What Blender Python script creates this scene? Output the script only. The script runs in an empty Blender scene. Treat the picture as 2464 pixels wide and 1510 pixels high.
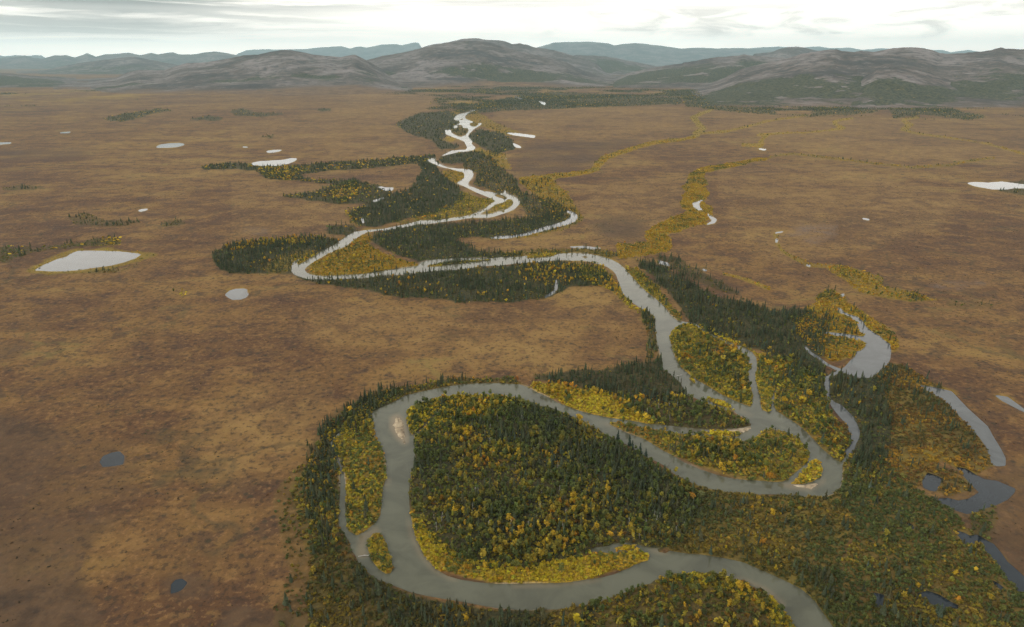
import bpy, math, numpy as np
from mathutils import Vector
SC = bpy.context.scene
COL = SC.collection
rng = np.random.default_rng(11)
R = math.radians

# ------------------------------------------------------------------ camera, world, sun, exposure
CAM_H, F, CX, CY, HZ = 340.0, 1643.0, 1232.0, 755.0, 145.0   # F.. in units of a 2464 x 1510 picture
PITCH = math.atan((CY - HZ) / F)
SP, CP = math.sin(PITCH), math.cos(PITCH)
cam = bpy.data.cameras.new('camera'); cam.lens = 24.0; cam.sensor_width = 36.0; cam.clip_start = 1.0; cam.clip_end = 200000.0
camo = bpy.data.objects.new('camera', cam); COL.objects.link(camo)
camo.location = (0, 0, CAM_H); camo.rotation_euler = (math.pi / 2 - PITCH, 0, 0); SC.camera = camo
SC.view_settings.view_transform = 'Standard'; SC.view_settings.look = 'None'
SC.view_settings.exposure = 0.25; SC.view_settings.gamma = 1.0; SC.view_settings.use_curve_mapping = False
SC.render.engine = 'CYCLES'
SC.cycles.max_bounces = 4; SC.cycles.diffuse_bounces = 2; SC.cycles.glossy_bounces = 2
SC.cycles.volume_bounces = 0; SC.cycles.transmission_bounces = 1; SC.cycles.transparent_max_bounces = 4
SC.cycles.use_denoising = True; SC.cycles.denoising_prefilter = 'NONE'
SC.cycles.caustics_reflective = False; SC.cycles.caustics_refractive = False
SUN_EL, SUN_AZ = R(34), R(-118)       # azimuth from +Y towards +X

class NT:
    """small helper to write node trees"""
    def __init__(s, nt): s.t = nt; nt.nodes.clear()
    def n(s, typ, **kw):
        nd = s.t.nodes.new(typ)
        for k, v in kw.items(): setattr(nd, k, v)
        return nd
    def put(s, sock, v):
        if isinstance(v, bpy.types.NodeSocket): s.t.links.new(v, sock)
        elif v is not None:
            if sock.type == 'RGBA' and len(v) == 3: v = (*v, 1)
            sock.default_value = v
    def math(s, op, a, b=None, c=None, clamp=False):
        nd = s.n('ShaderNodeMath', operation=op, use_clamp=clamp)
        for i, v in enumerate((a, b, c)):
            if v is not None: s.put(nd.inputs[i], v)
        return nd.outputs[0]
    def mix(s, f, a, b, mode='MIX'):
        nd = s.n('ShaderNodeMix', data_type='RGBA', blend_type=mode)
        s.put(nd.inputs[0], f); s.put(nd.inputs[6], a); s.put(nd.inputs[7], b)
        return nd.outputs[2]
    def noise(s, vec, scale, detail=4, rough=0.55, dist=0.0):
        nd = s.n('ShaderNodeTexNoise')
        s.put(nd.inputs['Vector'], vec); nd.inputs['Scale'].default_value = scale
        nd.inputs['Detail'].default_value = detail; nd.inputs['Roughness'].default_value = rough
        nd.inputs['Distortion'].default_value = dist
        return nd.outputs['Fac']
    def vor(s, vec, scale, feature='F1'):
        nd = s.n('ShaderNodeTexVoronoi', feature=feature)
        s.put(nd.inputs['Vector'], vec); nd.inputs['Scale'].default_value = scale
        return nd.outputs['Distance']
    def rng(s, v, a, b, c=0.0, d=1.0, smooth=True):
        nd = s.n('ShaderNodeMapRange', interpolation_type='SMOOTHSTEP' if smooth else 'LINEAR')
        s.put(nd.inputs[0], v); 
        for i, q in enumerate((a, b, c, d)): nd.inputs[i + 1].default_value = q
        return nd.outputs[0]
    def ramp(s, f, stops):
        nd = s.n('ShaderNodeValToRGB'); el = nd.color_ramp.elements
        while len(el) < len(stops): el.new(0.5)
        for e, (p, c) in zip(el, stops): e.position = p; e.color = (*c, 1)
        s.put(nd.inputs[0], f); return nd.outputs[0]
    def comb(s, x, y, z=0.0):
        nd = s.n('ShaderNodeCombineXYZ')
        for i, v in enumerate((x, y, z)): s.put(nd.inputs[i], v)
        return nd.outputs[0]

w = bpy.data.worlds.new('World'); SC.world = w; w.use_nodes = True
N = NT(w.node_tree)
sky = N.n('ShaderNodeTexSky', sky_type='NISHITA', sun_disc=False)
sky.sun_elevation = SUN_EL; sky.sun_rotation = SUN_AZ; sky.altitude = 300
tc = N.n('ShaderNodeTexCoord').outputs['Generated']
sx = N.n('ShaderNodeSeparateXYZ'); N.put(sx.inputs[0], tc)
az = N.math('ARCTAN2', sx.outputs[0], sx.outputs[1]); el = sx.outputs[2]
warp = N.noise(N.comb(N.math('MULTIPLY', az, 5.0), N.math('MULTIPLY', el, 48.0)), 1.0, 4)
elw = N.math('ADD', el, N.math('MULTIPLY', N.math('SUBTRACT', warp, 0.5), 0.022))
bands = N.noise(N.comb(N.math('MULTIPLY', az, 3.6), N.math('MULTIPLY', elw, 88.0), 3.1), 1.0, 6, 0.55)
fine = N.noise(N.comb(N.math('MULTIPLY', az, 6.0), N.math('MULTIPLY', elw, 240.0), 7.7), 1.0, 4, 0.55)
puff = N.noise(N.comb(N.math('MULTIPLY', az, 13.0), N.math('MULTIPLY', el, 58.0), 1.4), 1.0, 6, 0.58, 0.5)
leftm = N.math('MULTIPLY', N.rng(az, -0.03, -0.50), N.math('MULTIPLY', N.rng(el, 0.006, 0.042), N.rng(el, 0.16, 0.09)))
topm = N.math('MULTIPLY', N.rng(el, 0.056, 0.072), N.rng(el, 0.110, 0.080))
rightm = N.math('MULTIPLY', N.rng(az, -0.15, 0.25), N.math('MULTIPLY', N.rng(el, 0.018, 0.034), N.rng(el, 0.075, 0.055)))
gl = N.math('MULTIPLY', leftm, N.rng(N.math('ADD', bands, N.math('MULTIPLY', leftm, 0.20)), 0.42, 0.70))
gt = N.math('MULTIPLY', topm, N.rng(bands, 0.36, 0.60))
gt = N.math('MULTIPLY', gt, N.rng(az, 0.45, -0.1, 0.25, 1.0))
gr = N.math('MULTIPLY', rightm, N.rng(puff, 0.42, 0.64))
thin = N.math('MULTIPLY', N.rng(fine, 0.45, 0.75), 0.16)
grey = N.math('ADD', N.math('ADD', N.math('MULTIPLY', gl, 0.80), N.math('MULTIPLY', gt, 0.46)), N.math('ADD', N.math('MULTIPLY', gr, 0.46), N.math('MULTIPLY', thin, 0.6)), clamp=True)
cl = N.mix(grey, (16.0, 14.7, 13.2), (3.6, 3.45, 3.2))
hb = N.rng(el, 0.034, 0.0)                       # brighter strip low over the horizon
cl = N.mix(N.math('MULTIPLY', hb, 0.60), cl, (25.0, 20.8, 17.6))
up = N.rng(el, 0.22, 0.60)                       # the cloud deck overhead
deck = N.noise(tc, 3.0, 5, 0.55)
cl = N.mix(up, cl, N.mix(N.rng(deck, 0.3, 0.7), (6.2, 6.2, 6.0), (9.0, 8.9, 8.4)))
skyc = N.mix(0.94, sky.outputs[0], cl)
bg = N.n('ShaderNodeBackground'); N.put(bg.inputs[0], skyc); bg.inputs[1].default_value = 0.1
wo = N.n('ShaderNodeOutputWorld'); N.put(wo.inputs[0], bg.outputs[0])

sl = bpy.data.lights.new('sun', 'SUN'); sl.energy = 1.5; sl.angle = R(11); sl.color = (1.0, 0.95, 0.87)
so = bpy.data.objects.new('sun', sl); COL.objects.link(so)
d = Vector((math.sin(SUN_AZ) * math.cos(SUN_EL), math.cos(SUN_AZ) * math.cos(SUN_EL), math.sin(SUN_EL)))
so.rotation_euler = d.to_track_quat('Z', 'Y').to_euler()

# ------------------------------------------------------------------ survey: picture point -> ground point
def ray(u, v):
    a = (np.asarray(u, float) - CX) / F; b = -(np.asarray(v, float) - CY) / F
    return a, CP + b * SP, -SP + b * CP
def ground(u, v):
    dx, dy, dz = ray(u, v); t = -CAM_H / dz
    return dx * t, dy * t
def row_y(v):                        # distance of a ground row
    b = -(np.asarray(v, float) - CY) / F
    return (CP + b * SP) * (-CAM_H / (-SP + b * CP))
def y_row(y):
    th = math.pi / 2 - np.arctan2(y, CAM_H)         # depression
    return CY + F * np.tan(th - PITCH)
# sheets on which outlines were surveyed: letter -> (scale, origin x, origin y)
SH = dict(A=(.42862, 657.1, 862.4), B=(.32631, 1232.0, 698.1), C=(.32631, 1642.7, 698.1), D=(.26667, 1232.0, 1108.8),
          E=(.3199, 1806.9, 1026.7), P=(.4557, 0, 821.3), G=(.32641, 1232.0, 328.5), H=(.32641, 1806.9, 328.5),
          I=(.31010, 903.5, 230.0), J=(.26652, 459.9, 328.5), K=(.26667, 0, 328.5), L=(1 / 3, 0, 0), M=(1 / 3, 821.3, 0), Q=(1 / 3, 1642.7, 0),
          Z=(1, 0, 0))
def pts(s):
    """'A 1,2 3,4 B 5,6' -> points"""
    out = []; k = SH['Z']
    for w_ in s.split():
        if w_[0].isalpha(): k = SH[w_]
        else:
            x, y = w_.split(','); out.append((k[1] + k[0] * float(x), k[2] + k[0] * float(y)))
    return np.array(out)

U0, U1, V0, V1 = -420, 2884, 153, 1720
UW, VH = U1 - U0, V1 - V0
def fill(poly, dense=False):
    """scanline fill -> (mask, u offset, v offset) on the survey raster, 1 = inside"""
    p = np.asarray(poly)
    v0 = max(int(p[:, 1].min()) - 3, V0); v1 = min(int(p[:, 1].max()) + 4, V1)
    u0 = max(int(p[:, 0].min()) - 3, U0); u1 = min(int(p[:, 0].max()) + 4, U1)
    m = np.zeros((max(v1 - v0, 1), max(u1 - u0, 1)), np.float32)
    a = p; b = np.roll(p, -1, 0); S = 3
    for i in range(m.shape[0]):
        for k in range(S):
            y = v0 + i + (k + .5) / S
            c = (a[:, 1] <= y) != (b[:, 1] <= y)
            if not c.any(): continue
            xs = np.sort(a[c, 0] + (y - a[c, 1]) / (b[c, 1] - a[c, 1]) * (b[c, 0] - a[c, 0])) - u0
            for x0, x1 in zip(xs[::2], xs[1::2]):
                x0 = max(x0, 0); x1 = min(x1, m.shape[1])
                if x1 <= x0: continue
                i0, i1 = int(x0), int(x1)
                if i0 == i1: m[i, i0] += (x1 - x0) / S
                else:
                    m[i, i0] += (i0 + 1 - x0) / S
                    m[i, i0 + 1:i1] += 1 / S
                    if i1 < m.shape[1]: m[i, i1] += (x1 - i1) / S
    return m, u0, v0
def box(a, r, ax):
    r = int(r)
    if r < 1: return a
    pad = [(0, 0), (0, 0)]; pad[ax] = (r + 1, r)
    c = np.cumsum(np.pad(a, pad, mode='edge'), axis=ax, dtype=np.float64)
    n = a.shape[ax]
    hi = np.take(c, np.arange(2 * r + 1, n + 2 * r + 1), axis=ax); lo = np.take(c, np.arange(0, n), axis=ax)
    return ((hi - lo) / (2 * r + 1)).astype(np.float32)
def blur(a, ru, rv=None, it=2):
    for _ in range(it): a = box(box(a, ru, 1), ru if rv is None else rv, 0)
    return a
def sstep(x, a, b):
    t = np.clip((x - a) / (b - a), 0, 1); return t * t * (3 - 2 * t)
def hash2(i, j, s):
    h = (i.astype(np.int64) * 374761393 + j.astype(np.int64) * 668265263 + s * 974634777) & 0x7fffffff
    h = ((h ^ (h >> 13)) * 1274126177) & 0x7fffffff
    return ((h ^ (h >> 16)) & 0xffff).astype(np.float32) / 65535.0
def vnoise(x, y, s):
    i = np.floor(x); j = np.floor(y); fx = (x - i).astype(np.float32); fy = (y - j).astype(np.float32)
    fx = fx * fx * (3 - 2 * fx); fy = fy * fy * (3 - 2 * fy)
    a, b, c, d_ = hash2(i, j, s), hash2(i + 1, j, s), hash2(i, j + 1, s), hash2(i + 1, j + 1, s)
    return (a + (b - a) * fx) * (1 - fy) + (c + (d_ - c) * fx) * fy
def fbm(x, y, lam, octs=4, seed=1, gain=0.5, ridged=False):
    t = 0; amp = 1; tot = 0
    for o in range(octs):
        n_ = vnoise(x / lam + 17.3 * o, y / lam - 9.1 * o, seed + o)
        if ridged: n_ = 1 - np.abs(2 * n_ - 1)
        t = t + amp * n_; tot += amp; amp *= gain; lam /= 2.03
    return t / tot
def bil(a, u, v, u0=U0, v0=V0):
    x = np.clip(np.asarray(u) - u0 - .5, 0, a.shape[1] - 1.001); y = np.clip(np.asarray(v) - v0 - .5, 0, a.shape[0] - 1.001)
    i = x.astype(int); j = y.astype(int); fx = x - i; fy = y - j
    return (a[j, i] * (1 - fx) + a[j, i + 1] * fx) * (1 - fy) + (a[j + 1, i] * (1 - fx) + a[j + 1, i + 1] * fx) * fy

# ------------------------------------------------------------------ water outlines
right_bank = """Z 2120,1760 E 615,1510 540,1400 470,1300 370,1220 250,1160 120,1100 0,1050 D 2100,925 2000,900 1900,880 1800,865 1700,850 1600,845 1500,830
1420,815 1330,795 1300,790 1260,790 1200,780 1120,755 1050,742 970,745 900,755 860,775 780,785 700,800 720,832 800,822 870,835 960,842 1050,830 1115,812
1180,815 1225,845 1240,880 1230,905 1180,915 1100,945 1060,970 1000,995 920,1030 800,1060 640,1080 520,1100 400,1108 307,1109 150,1112 0,1115
A 1250,1268 1150,1260 1050,1245 980,1225 920,1190 880,1150 850,1110 825,1060 800,1010 785,960 775,900 765,840 760,760 765,700 775,640 795,580 795,520 790,470 797,440
850,390 900,335 945,285 990,250 985,248 935,285 890,335 840,388 790,436 780,437 765,420 755,380 750,330 745,295 790,270 850,245 920,225 1000,210 1100,205 1200,205 1290,210
B 0,795 50,805 120,825 200,850 300,870 370,900 440,930 500,955 550,985 590,1010 640,1030 700,1070 760,1095 820,1125 900,1170 960,1210 1000,1235 1054,1258
D 1350,30 1400,60 1440,100 1500,140 1600,190 1680,225 1750,245 1900,280 2050,298 2200,305 E 60,512 150,510 240,512 320,522 400,528 480,530 560,525 620,505 665,470 680,420 688,350 690,280
C 1178,1278 1195,1280 1232,1224 1200,1224 1165,1275 1120,1250 1070,1210 1020,1165 980,1120 940,1080 890,1030 840,990 780,950 720,915 680,880 672,830 680,760 697,718 688,706 668,760 656,820 651,880 640,905 590,890 575,860 575,800 560,740 540,680
533,620 545,590 548,560 540,500 510,460 460,430 410,410 340,385 270,355 200,320 150,290 110,260 70,240 0,238 B 1300,240 1220,230 1170,190 1130,130
G 1060,1200 1000,1155 950,1110 900,1055 860,1010 830,975 780,935 720,905 650,885 560,868 450,863 330,865 I 1230,1240 1100,1255 980,1258 910,1265 650,1265 560,1270 480,1275 400,1285 350,1300 330,1325 250,1335 160,1350
J 1760,1210 1700,1225 1600,1240 1500,1248 1400,1252 1300,1258 1220,1262 1140,1260 1080,1250 1040,1230 1020,1205 1040,1180 1080,1150 1150,1105 1240,1060 1310,1025 1375,1005 1420,975 1480,930 1540,890 1600,865 1680,852 1740,845
I 60,1050 150,1034 250,1017 350,997 400,998 470,988 560,976 640,966 700,955 760,948 810,948 870,948 920,940 980,920 1030,905 1080,880 1110,850 1120,825 1090,795 1050,775 1020,768 1005,730 998,735 1000,757 960,765 910,755 860,745 810,735 760,715 720,705 718,680 735,655 755,630 762,600 740,580 680,572 620,568
560,560 520,545 480,525 458,505 465,488 500,475 560,460 600,450 640,440 690,435 730,430 770,420 775,405 750,385 755,370 740,345 715,320 725,300 745,280 765,258 790,245 815,230 830,215 790,215 740,200 700,185 690,165 710,145 740,128 785,118"""
left_bank = """Z 1990,1760 E 330,1510 260,1400 180,1300 60,1215 D 2250,1180 2100,1100 1950,1050 1800,1020 1650,1012 1520,1025 1400,1050 1290,1075 1250,1110 1170,1125 1100,1150 1000,1200
900,1230 800,1270 700,1295 600,1315 500,1328 400,1342 200,1346 100,1350 A 1350,1412 1250,1402 1150,1385 1050,1365 950,1350 850,1332 770,1312 700,1285 620,1258 560,1225 510,1180 480,1150
465,1110 440,1075 430,1030 400,985 375,950 365,900 370,840 378,760 380,690 375,630 355,570 335,520 320,480 340,450 375,415 400,395 404,398 383,420 352,450 333,485 342,520 367,570 390,620 402,690 408,760 408,850 410,930 420,970
470,998 520,970 570,930 605,880 610,800 618,720 635,680 638,600 625,540 600,480 575,440 567,390 560,340 556,300 640,265 700,235 740,212 830,190 950,165 1050,150 1150,143 1250,142
B 60,700 110,718 180,755 260,790 330,830 420,865 520,900 620,925 720,945 800,955 900,970 930,975 1000,990 1180,1005 1300,1020 1430,1030 C 200,1035 300,1030 400,1022 505,1005 508,990 470,950 400,910 370,880
B 1560,885 1480,858 1400,818 1340,792 1290,772 1270,735 1245,685 1200,645 1150,605 1105,575 1105,500 1090,450 1075,400 1065,340 1060,290 1060,230 1045,190 1000,150 960,140 900,100 850,60 G 850,1195 810,1140 790,1080
770,1020 745,990 700,960 640,940 600,930 560,920 500,915 430,914 360,912 280,916 200,924 100,932 0,940 I 950,1320 870,1322 800,1328 700,1342 620,1352 550,1357 450,1362 360,1372 280,1382 170,1392 60,1397
J 1560,1278 1430,1284 1300,1290 1180,1290 1100,1290 1040,1284 985,1266 930,1247 907,1215 905,1180 915,1150 935,1125 1000,1100 1080,1080 1150,1055 1190,1030 1250,1005 1310,970 1370,930 1420,895 1470,865 1510,860 1560,850 1650,842 1740,836
I 60,1036 150,1018 250,998 350,972 400,970 470,972 560,958 640,945 690,940 750,925 800,905 850,880 880,855 905,835 935,820 900,800 880,790 830,770 780,750 730,725 690,705 655,690 630,680 655,665 680,650 693,630 690,605 670,592 620,582 580,570
540,562 500,550 460,535 420,515 398,500 420,490 480,480 530,460 560,445 590,430 650,425 700,425 715,405 700,375 690,355 650,340 610,325 570,310 545,300 540,265 560,270 590,265 610,250 605,235 640,225 660,210 650,200 625,190 605,185 620,165 640,150 680,140 720,130 750,115 785,110"""
river_poly = np.concatenate([pts(right_bank), pts(left_bank)[::-1]])
islands = [pts(s) for s in (
 "B 710,985 750,1010 830,1050 900,1075 980,1105 1040,1140 1100,1180 1180,1220 1260,1270 1340,1305 1420,1335 1500,1355 1600,1380 C 80,1310 180,1345 280,1375 380,1395 480,1405 580,1410 680,1420 740,1415 780,1395 830,1350 880,1310 915,1275 930,1240 940,1210 925,1180 900,1140 860,1100 800,1070 740,1045 680,1025 640,1022 600,1040 560,1065 535,1085 510,1105 480,1112 420,1108 370,1100 300,1090 200,1080 110,1075 B 1258,1060 1180,1050 1080,1035 980,1015 880,995 800,980 740,972",
 "C 110,1052 200,1045 300,1040 400,1050 445,1058 400,1085 300,1080 180,1068",
 "C 785,1432 830,1400 870,1355 920,1310 935,1265 970,1245 1010,1265 1035,1310 1035,1345 1010,1385 960,1415 880,1435",
 "B 1330,250 1270,250 1210,270 1170,310 1158,350 1175,410 1185,460 1210,520 1250,575 1300,620 1370,670 1450,715 1530,765 1600,800 1680,835 1755,862 C 505,862 515,830 520,770 505,720 490,660 480,590 510,580 515,565 490,545 490,505 440,460 390,420 330,395 270,365 200,335 150,305 100,270 70,255",
 "B 1288,638 1320,650 1368,690 1340,690", "B 1430,790 1480,800 1540,820 1600,850 1632,875 1580,870 1500,845 1440,810",
 "A 540,1010 560,985 600,978 620,1005 640,1060 660,1110 675,1180 660,1210 630,1212 590,1185 555,1140 535,1090 528,1050",
 "D 910,795 960,775 1040,768 1110,772 1118,795 1060,815 960,812", "D 1308,800 1370,798 1422,820 1385,838 1320,826",
 "J 950,1150 960,1125 1000,1103 1080,1073 1155,1055 1140,1075 1080,1100 1010,1140 965,1162",
 "G 90,895 130,880 200,870 280,865 340,868 300,885 220,893 130,900", "G 458,874 475,871 492,877 475,882", "G 495,886 540,881 575,893 540,899",
 "I 370,1330 450,1308 560,1285 700,1277 900,1272 905,1282 800,1295 600,1315 450,1332",
 "I 1030,800 1065,815 1075,830 1060,855 1020,880 980,895 920,915 860,926 805,928 815,915 860,890 905,865 945,840 1000,828",
 "I 910,768 960,765 1000,778 1028,795 1005,812 975,800 940,790", "I 805,735 850,732 895,745 850,748",
 "I 585,262 650,245 720,255 725,275 700,310 660,325 620,310 585,290", "I 725,215 770,208 805,225 770,245 735,240", "I 640,180 690,180 680,192 650,190", "I 618,234 660,227 690,240 650,250", "I 685,197 715,198 700,208",
 "I 705,346 722,346 715,354", "I 740,365 775,370 800,378 780,392 750,385")]
SHORE = {}   # name -> (poly, label, tone)
PONDS = [  # outline, label, category, name
 ("C 1140,130 1160,135 1190,165 1240,185 1290,200 1330,235 1350,270 1400,310 1450,340 1490,375 1530,400 1537,450 1530,510 1500,560 1460,600 1400,640 1330,655 1260,632 1200,617 1150,602 1100,573 1050,552 1010,513 960,487 920,452 885,405 905,415 950,460 1000,490 1050,530 1090,555 1140,575 1170,585 1195,570 1240,520 1275,490 1280,455 1310,450 1350,420 1350,385 1310,370 1230,355 1150,340 1070,325 1025,312 1100,315 1180,322 1260,335 1330,345 1355,330 1310,310 1290,270 1290,240 1240,205 1190,185 1145,160",
  "wide grey oxbow lake curving below the orange marsh on the right", "oxbow_lake"),
 ("C 1055,636 1100,640 1150,612 1140,600 1075,630 1090,690 1085,740 1090,800 1120,830 1170,850 1210,890 1250,930 1280,980 1305,1040 1300,1090 1275,1140 1260,1190 1240,1220 1205,1215 1195,1190 1235,1150 1245,1090 1220,1050 1225,1000 1190,970 1130,900 1095,850 1070,800 1055,740 1040,700 1050,660",
  "narrow dark slough between the spruce stand and yellow willows", "slough"),
 ("Z 2205,926 2250,933 2290,943 2330,985 E 1780,0 1830,90 1880,170 1915,240 1915,295 1860,300 1810,285 1800,230 1770,150 1720,80 1670,30 Z 2310,1002 2270,962 2232,940", "curved grey creek pool at the right edge beside spruces", "creek_pool"),
 ("E 1545,305 1620,320 1700,370 1760,400 1850,410 1920,440 1990,470 1980,500 1930,550 1850,590 1750,620 1680,650 1620,658 1550,635 1470,600 1420,570 1410,545 1480,540 1560,560 1640,545 1720,495 1690,470 1650,430 1600,370", "hook-shaped dark lake wrapped round a spruce point", "lake"),
 ("E 1330,350 1390,370 1440,395 1420,440 1390,490 1340,480 1300,460 1290,410", "shallow weedy pool just west of the hook-shaped lake", "pond"),
 ("E 1530,780 1600,800 1650,825 1700,815 1760,850 1830,890 1880,950 1930,1020 2000,1080 2054,1130 2200,1230 2200,1330 2054,1270 2000,1230 1950,1170 1880,1080 1800,980 1740,900 1690,870 1650,910 1600,870 1560,820", "long dark slough running into the lower right corner", "slough"),
 ("E 1250,1260 1330,1240 1420,1270 1500,1320 1600,1370 1440,1372 1370,1340 1300,1300", "dark pool among shrubs close to the bottom edge", "pond"),
 ("E 920,1250 1000,1270 990,1360 930,1350", "small dark pool in rusty shrubs right of the river exit", "pond"),
 ("E 1170,720 1220,745 1230,780 1195,760", "tiny dark pool alone in green shrubland", "pond"),
 ("E 1790,1150 1850,1175 1920,1230 1900,1240 1830,1195", "thin dark ditch pool beside the corner slough", "pond"),
 ("K 310,1210 400,1160 520,1110 600,1090 640,1060 700,1038 800,1035 950,1038 1050,1040 1150,1050 1250,1062 1275,1065 1220,1100 1120,1135 1000,1165 850,1185 720,1205 600,1215 480,1217 380,1213", "large grey tundra lake at left with a yellow sedge rim", "lake"),
 ("K 2030,1430 2070,1395 2130,1378 2200,1376 2230,1385 2228,1410 2243,1425 2220,1455 2170,1472 2100,1475 2060,1455", "small round grey pond alone on brown tundra left of centre", "pond"),
 ("K 1400,97 1450,75 1540,65 1620,62 1665,70 1660,80 1600,95 1500,102 1430,103", "bright oval pond on the far left tundra", "pond"),
 ("K -150,62 0,57 110,55 100,65 0,74 -150,76", "bright sliver of a lake cut by the left edge", "lake"),
 ("K 1240,672 1270,660 1340,653 1320,668 1270,680", "tiny white pool in open tundra above the large left lake", "pond"),
 ("J 548,240 620,228 720,222 830,215 900,200 960,203 930,225 880,245 800,262 700,265 600,262 550,258", "bright elongated lake behind a belt of yellow and dark trees", "lake"),
 ("J 670,135 740,125 840,122 780,140 700,150", "bright tapering pond just above the elongated lake", "pond"),
 ("J 420,97 480,92 540,97 500,103", "thin bright pool with dark trees along its far shore", "pond"),
 ("J 1645,448 1720,455 1750,465 1830,465 1815,490 1750,488 1700,462", "bright forest pool at the tundra edge left of the river", "pond"),
 ("J 1620,585 1680,570 1750,548 1710,577 1640,595", "narrow pool in the dark forest below the forest-edge pool", "pond"),
 ("J 1535,738 1552,738 1562,790 1548,785", "narrow bright cut through the forest above the river bend", "pond"),
 ("L 425,959 470,954 520,952 500,962 430,964", "thin bright pond far out on the left tundra", "pond"),
 ("I 1475,895 1520,900 1560,925 1570,955 1540,985 1480,1005 1400,1025 1330,1045 1270,1060 1200,1080 1140,1092 1040,1108 920,1115 880,1108 950,1095 1060,1090 1170,1070 1240,1045 1320,1020 1400,1000 1470,975 1510,950 1520,930 1490,912", "thin bright crescent oxbow right of the middle river", "oxbow_lake"),
 ("I 1000,290 1080,293 1160,303 1240,313 1235,330 1170,321 1060,306", "bright side channel pool among yellow shrubs right of the upper river", "side_channel"),
 ("I 1062,368 1100,384 1140,408 1100,406 1075,392", "bright forked pool at the tundra edge right of the upper river", "pond"),
 ("I 1320,350 1355,347 1345,355", "small bright pool alone on tundra right of the upper river", "pond"),
 ("I 1000,490 1025,488 1015,496", "speck of water at the forest edge by the upper river", "pond"),
 ("M 1238,693 1270,701 1312,713 1300,719 1262,709", "thin bright river reach below the mountain forest", "river_reach"),
 ("M 1415,728 1450,733 1483,748 1462,763 1442,747", "farthest bright river bend below the right mountain", "river_reach"),
 ("G 1328,490 1360,487 1410,462 1412,468 1375,500 1392,530 1412,548 1370,547 1340,522", "bright creek pool beside the golden willow valley", "creek_pool"),
 ("G 1435,563 1470,588 1510,615 1495,640 1420,657 1478,625 1450,592", "bright bent creek pool below the other golden valley pool", "creek_pool"),
 ("G 1072,912 1150,935 1165,958 1090,942", "bright pool behind the right bank spruce wall", "pond"),
 ("G 325,1050 342,1100 322,1152 238,1198 250,1176 312,1138", "thin slough in the forest south of the middle reach", "slough"),
 ("G 405,815 520,811 680,826 600,832 450,822", "thin pool along the north bank of the middle reach", "pond"),
 ("G 1405,975 1440,988 1430,997 1408,990", "small white pool beside the right bank forest", "pond"),
 ("H 1590,345 1650,340 1750,345 1850,337 1950,350 2013,358 2250,362 2250,380 1930,382 1880,391 1780,389 1650,366", "bright lake cut by the right edge", "lake"),
 ("Q 535,1072 615,1079 590,1087 560,1082", "small bright pond at the foot of a yellow creek", "pond"),
 ("H 813,601 870,611 876,621 832,613", "small white pool in the open right tundra", "pond"),
 ("H 175,710 245,700 235,708 180,718", "thin upper pool of the creek chain on the right tundra", "creek_pool"),
 ("H 183,752 203,760 192,790 182,785", "bright narrow pool in the creek chain on the right tundra", "creek_pool"),
 ("H 405,945 440,952 435,966 412,958", "lowest bright pool of the creek chain on the right tundra", "creek_pool"),
 ("H 665,1165 690,1163 682,1182 668,1180", "small bright pool above the oxbow lake marsh", "pond"),
 ("P 528,640 545,610 590,592 630,585 655,610 650,650 600,660 545,665", "dark oval pond in the near left tundra", "pond"),
 ("P 903,1335 905,1290 925,1265 960,1258 988,1278 965,1310 940,1325", "small black pond low in the foreground tundra", "pond"),
 ("Z 2394,952 2424,957 2464,986 2560,1000 2464,992 2412,965", "thin pale pool at the right edge near the creek pool", "pond"),
]
PONDS = [(pts(a), b, c) for a, b, c in PONDS]

def add(dst, m, u0, v0, op='max'):
    s = dst[v0 - V0:v0 - V0 + m.shape[0], u0 - U0:u0 - U0 + m.shape[1]]
    m = m[:s.shape[0], :s.shape[1]]
    if op == 'max': np.maximum(s, m, out=s)
    elif op == 'sub': s *= (1 - m)
    else: s += m
WAT = np.zeros((VH, UW), np.float32)
add(WAT, *fill(river_poly))
for p in islands: add(WAT, *fill(p), op='sub')
RIV = WAT.copy()
for p, _, _ in PONDS: add(WAT, *fill(p))
WB = blur(WAT, 1, 1, 2)
NEARW = blur(WAT, 14, 8, 2)
print('water ok')

vv = np.arange(V0, V1) + .5; uu = np.arange(U0, U1) + .5
ROWY = row_y(vv); ROWZ = ROWY * CP + CAM_H * SP                 # distance, camera depth of each row
GX = ((uu[None, :] - CX) / F * ROWZ[:, None]).astype(np.float32); GY = np.broadcast_to(ROWY[:, None], GX.shape).astype(np.float32)
AREA = (np.abs(np.gradient(ROWY)) * ROWZ / F).astype(np.float32)  # ground area of a raster cell
NZ = fbm(GX, GY, 26.0, 3, 5); NZB = fbm(GX, GY, 160.0, 3, 9)
HR = 0.55 + (1 - np.clip(NEARW * 3, 0, 1)) * (1.5 * fbm(GX, GY, 260.0, 3, 21) - 0.3 + 3.0 * np.clip((GY - 2500) / 4000, 0, 1) * fbm(GX, GY, 1200., 2, 31))
HR = (HR * (1 - sstep(WB, .05, .95)) - 1.6 * sstep(WB, .05, .95)).astype(np.float32)

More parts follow.
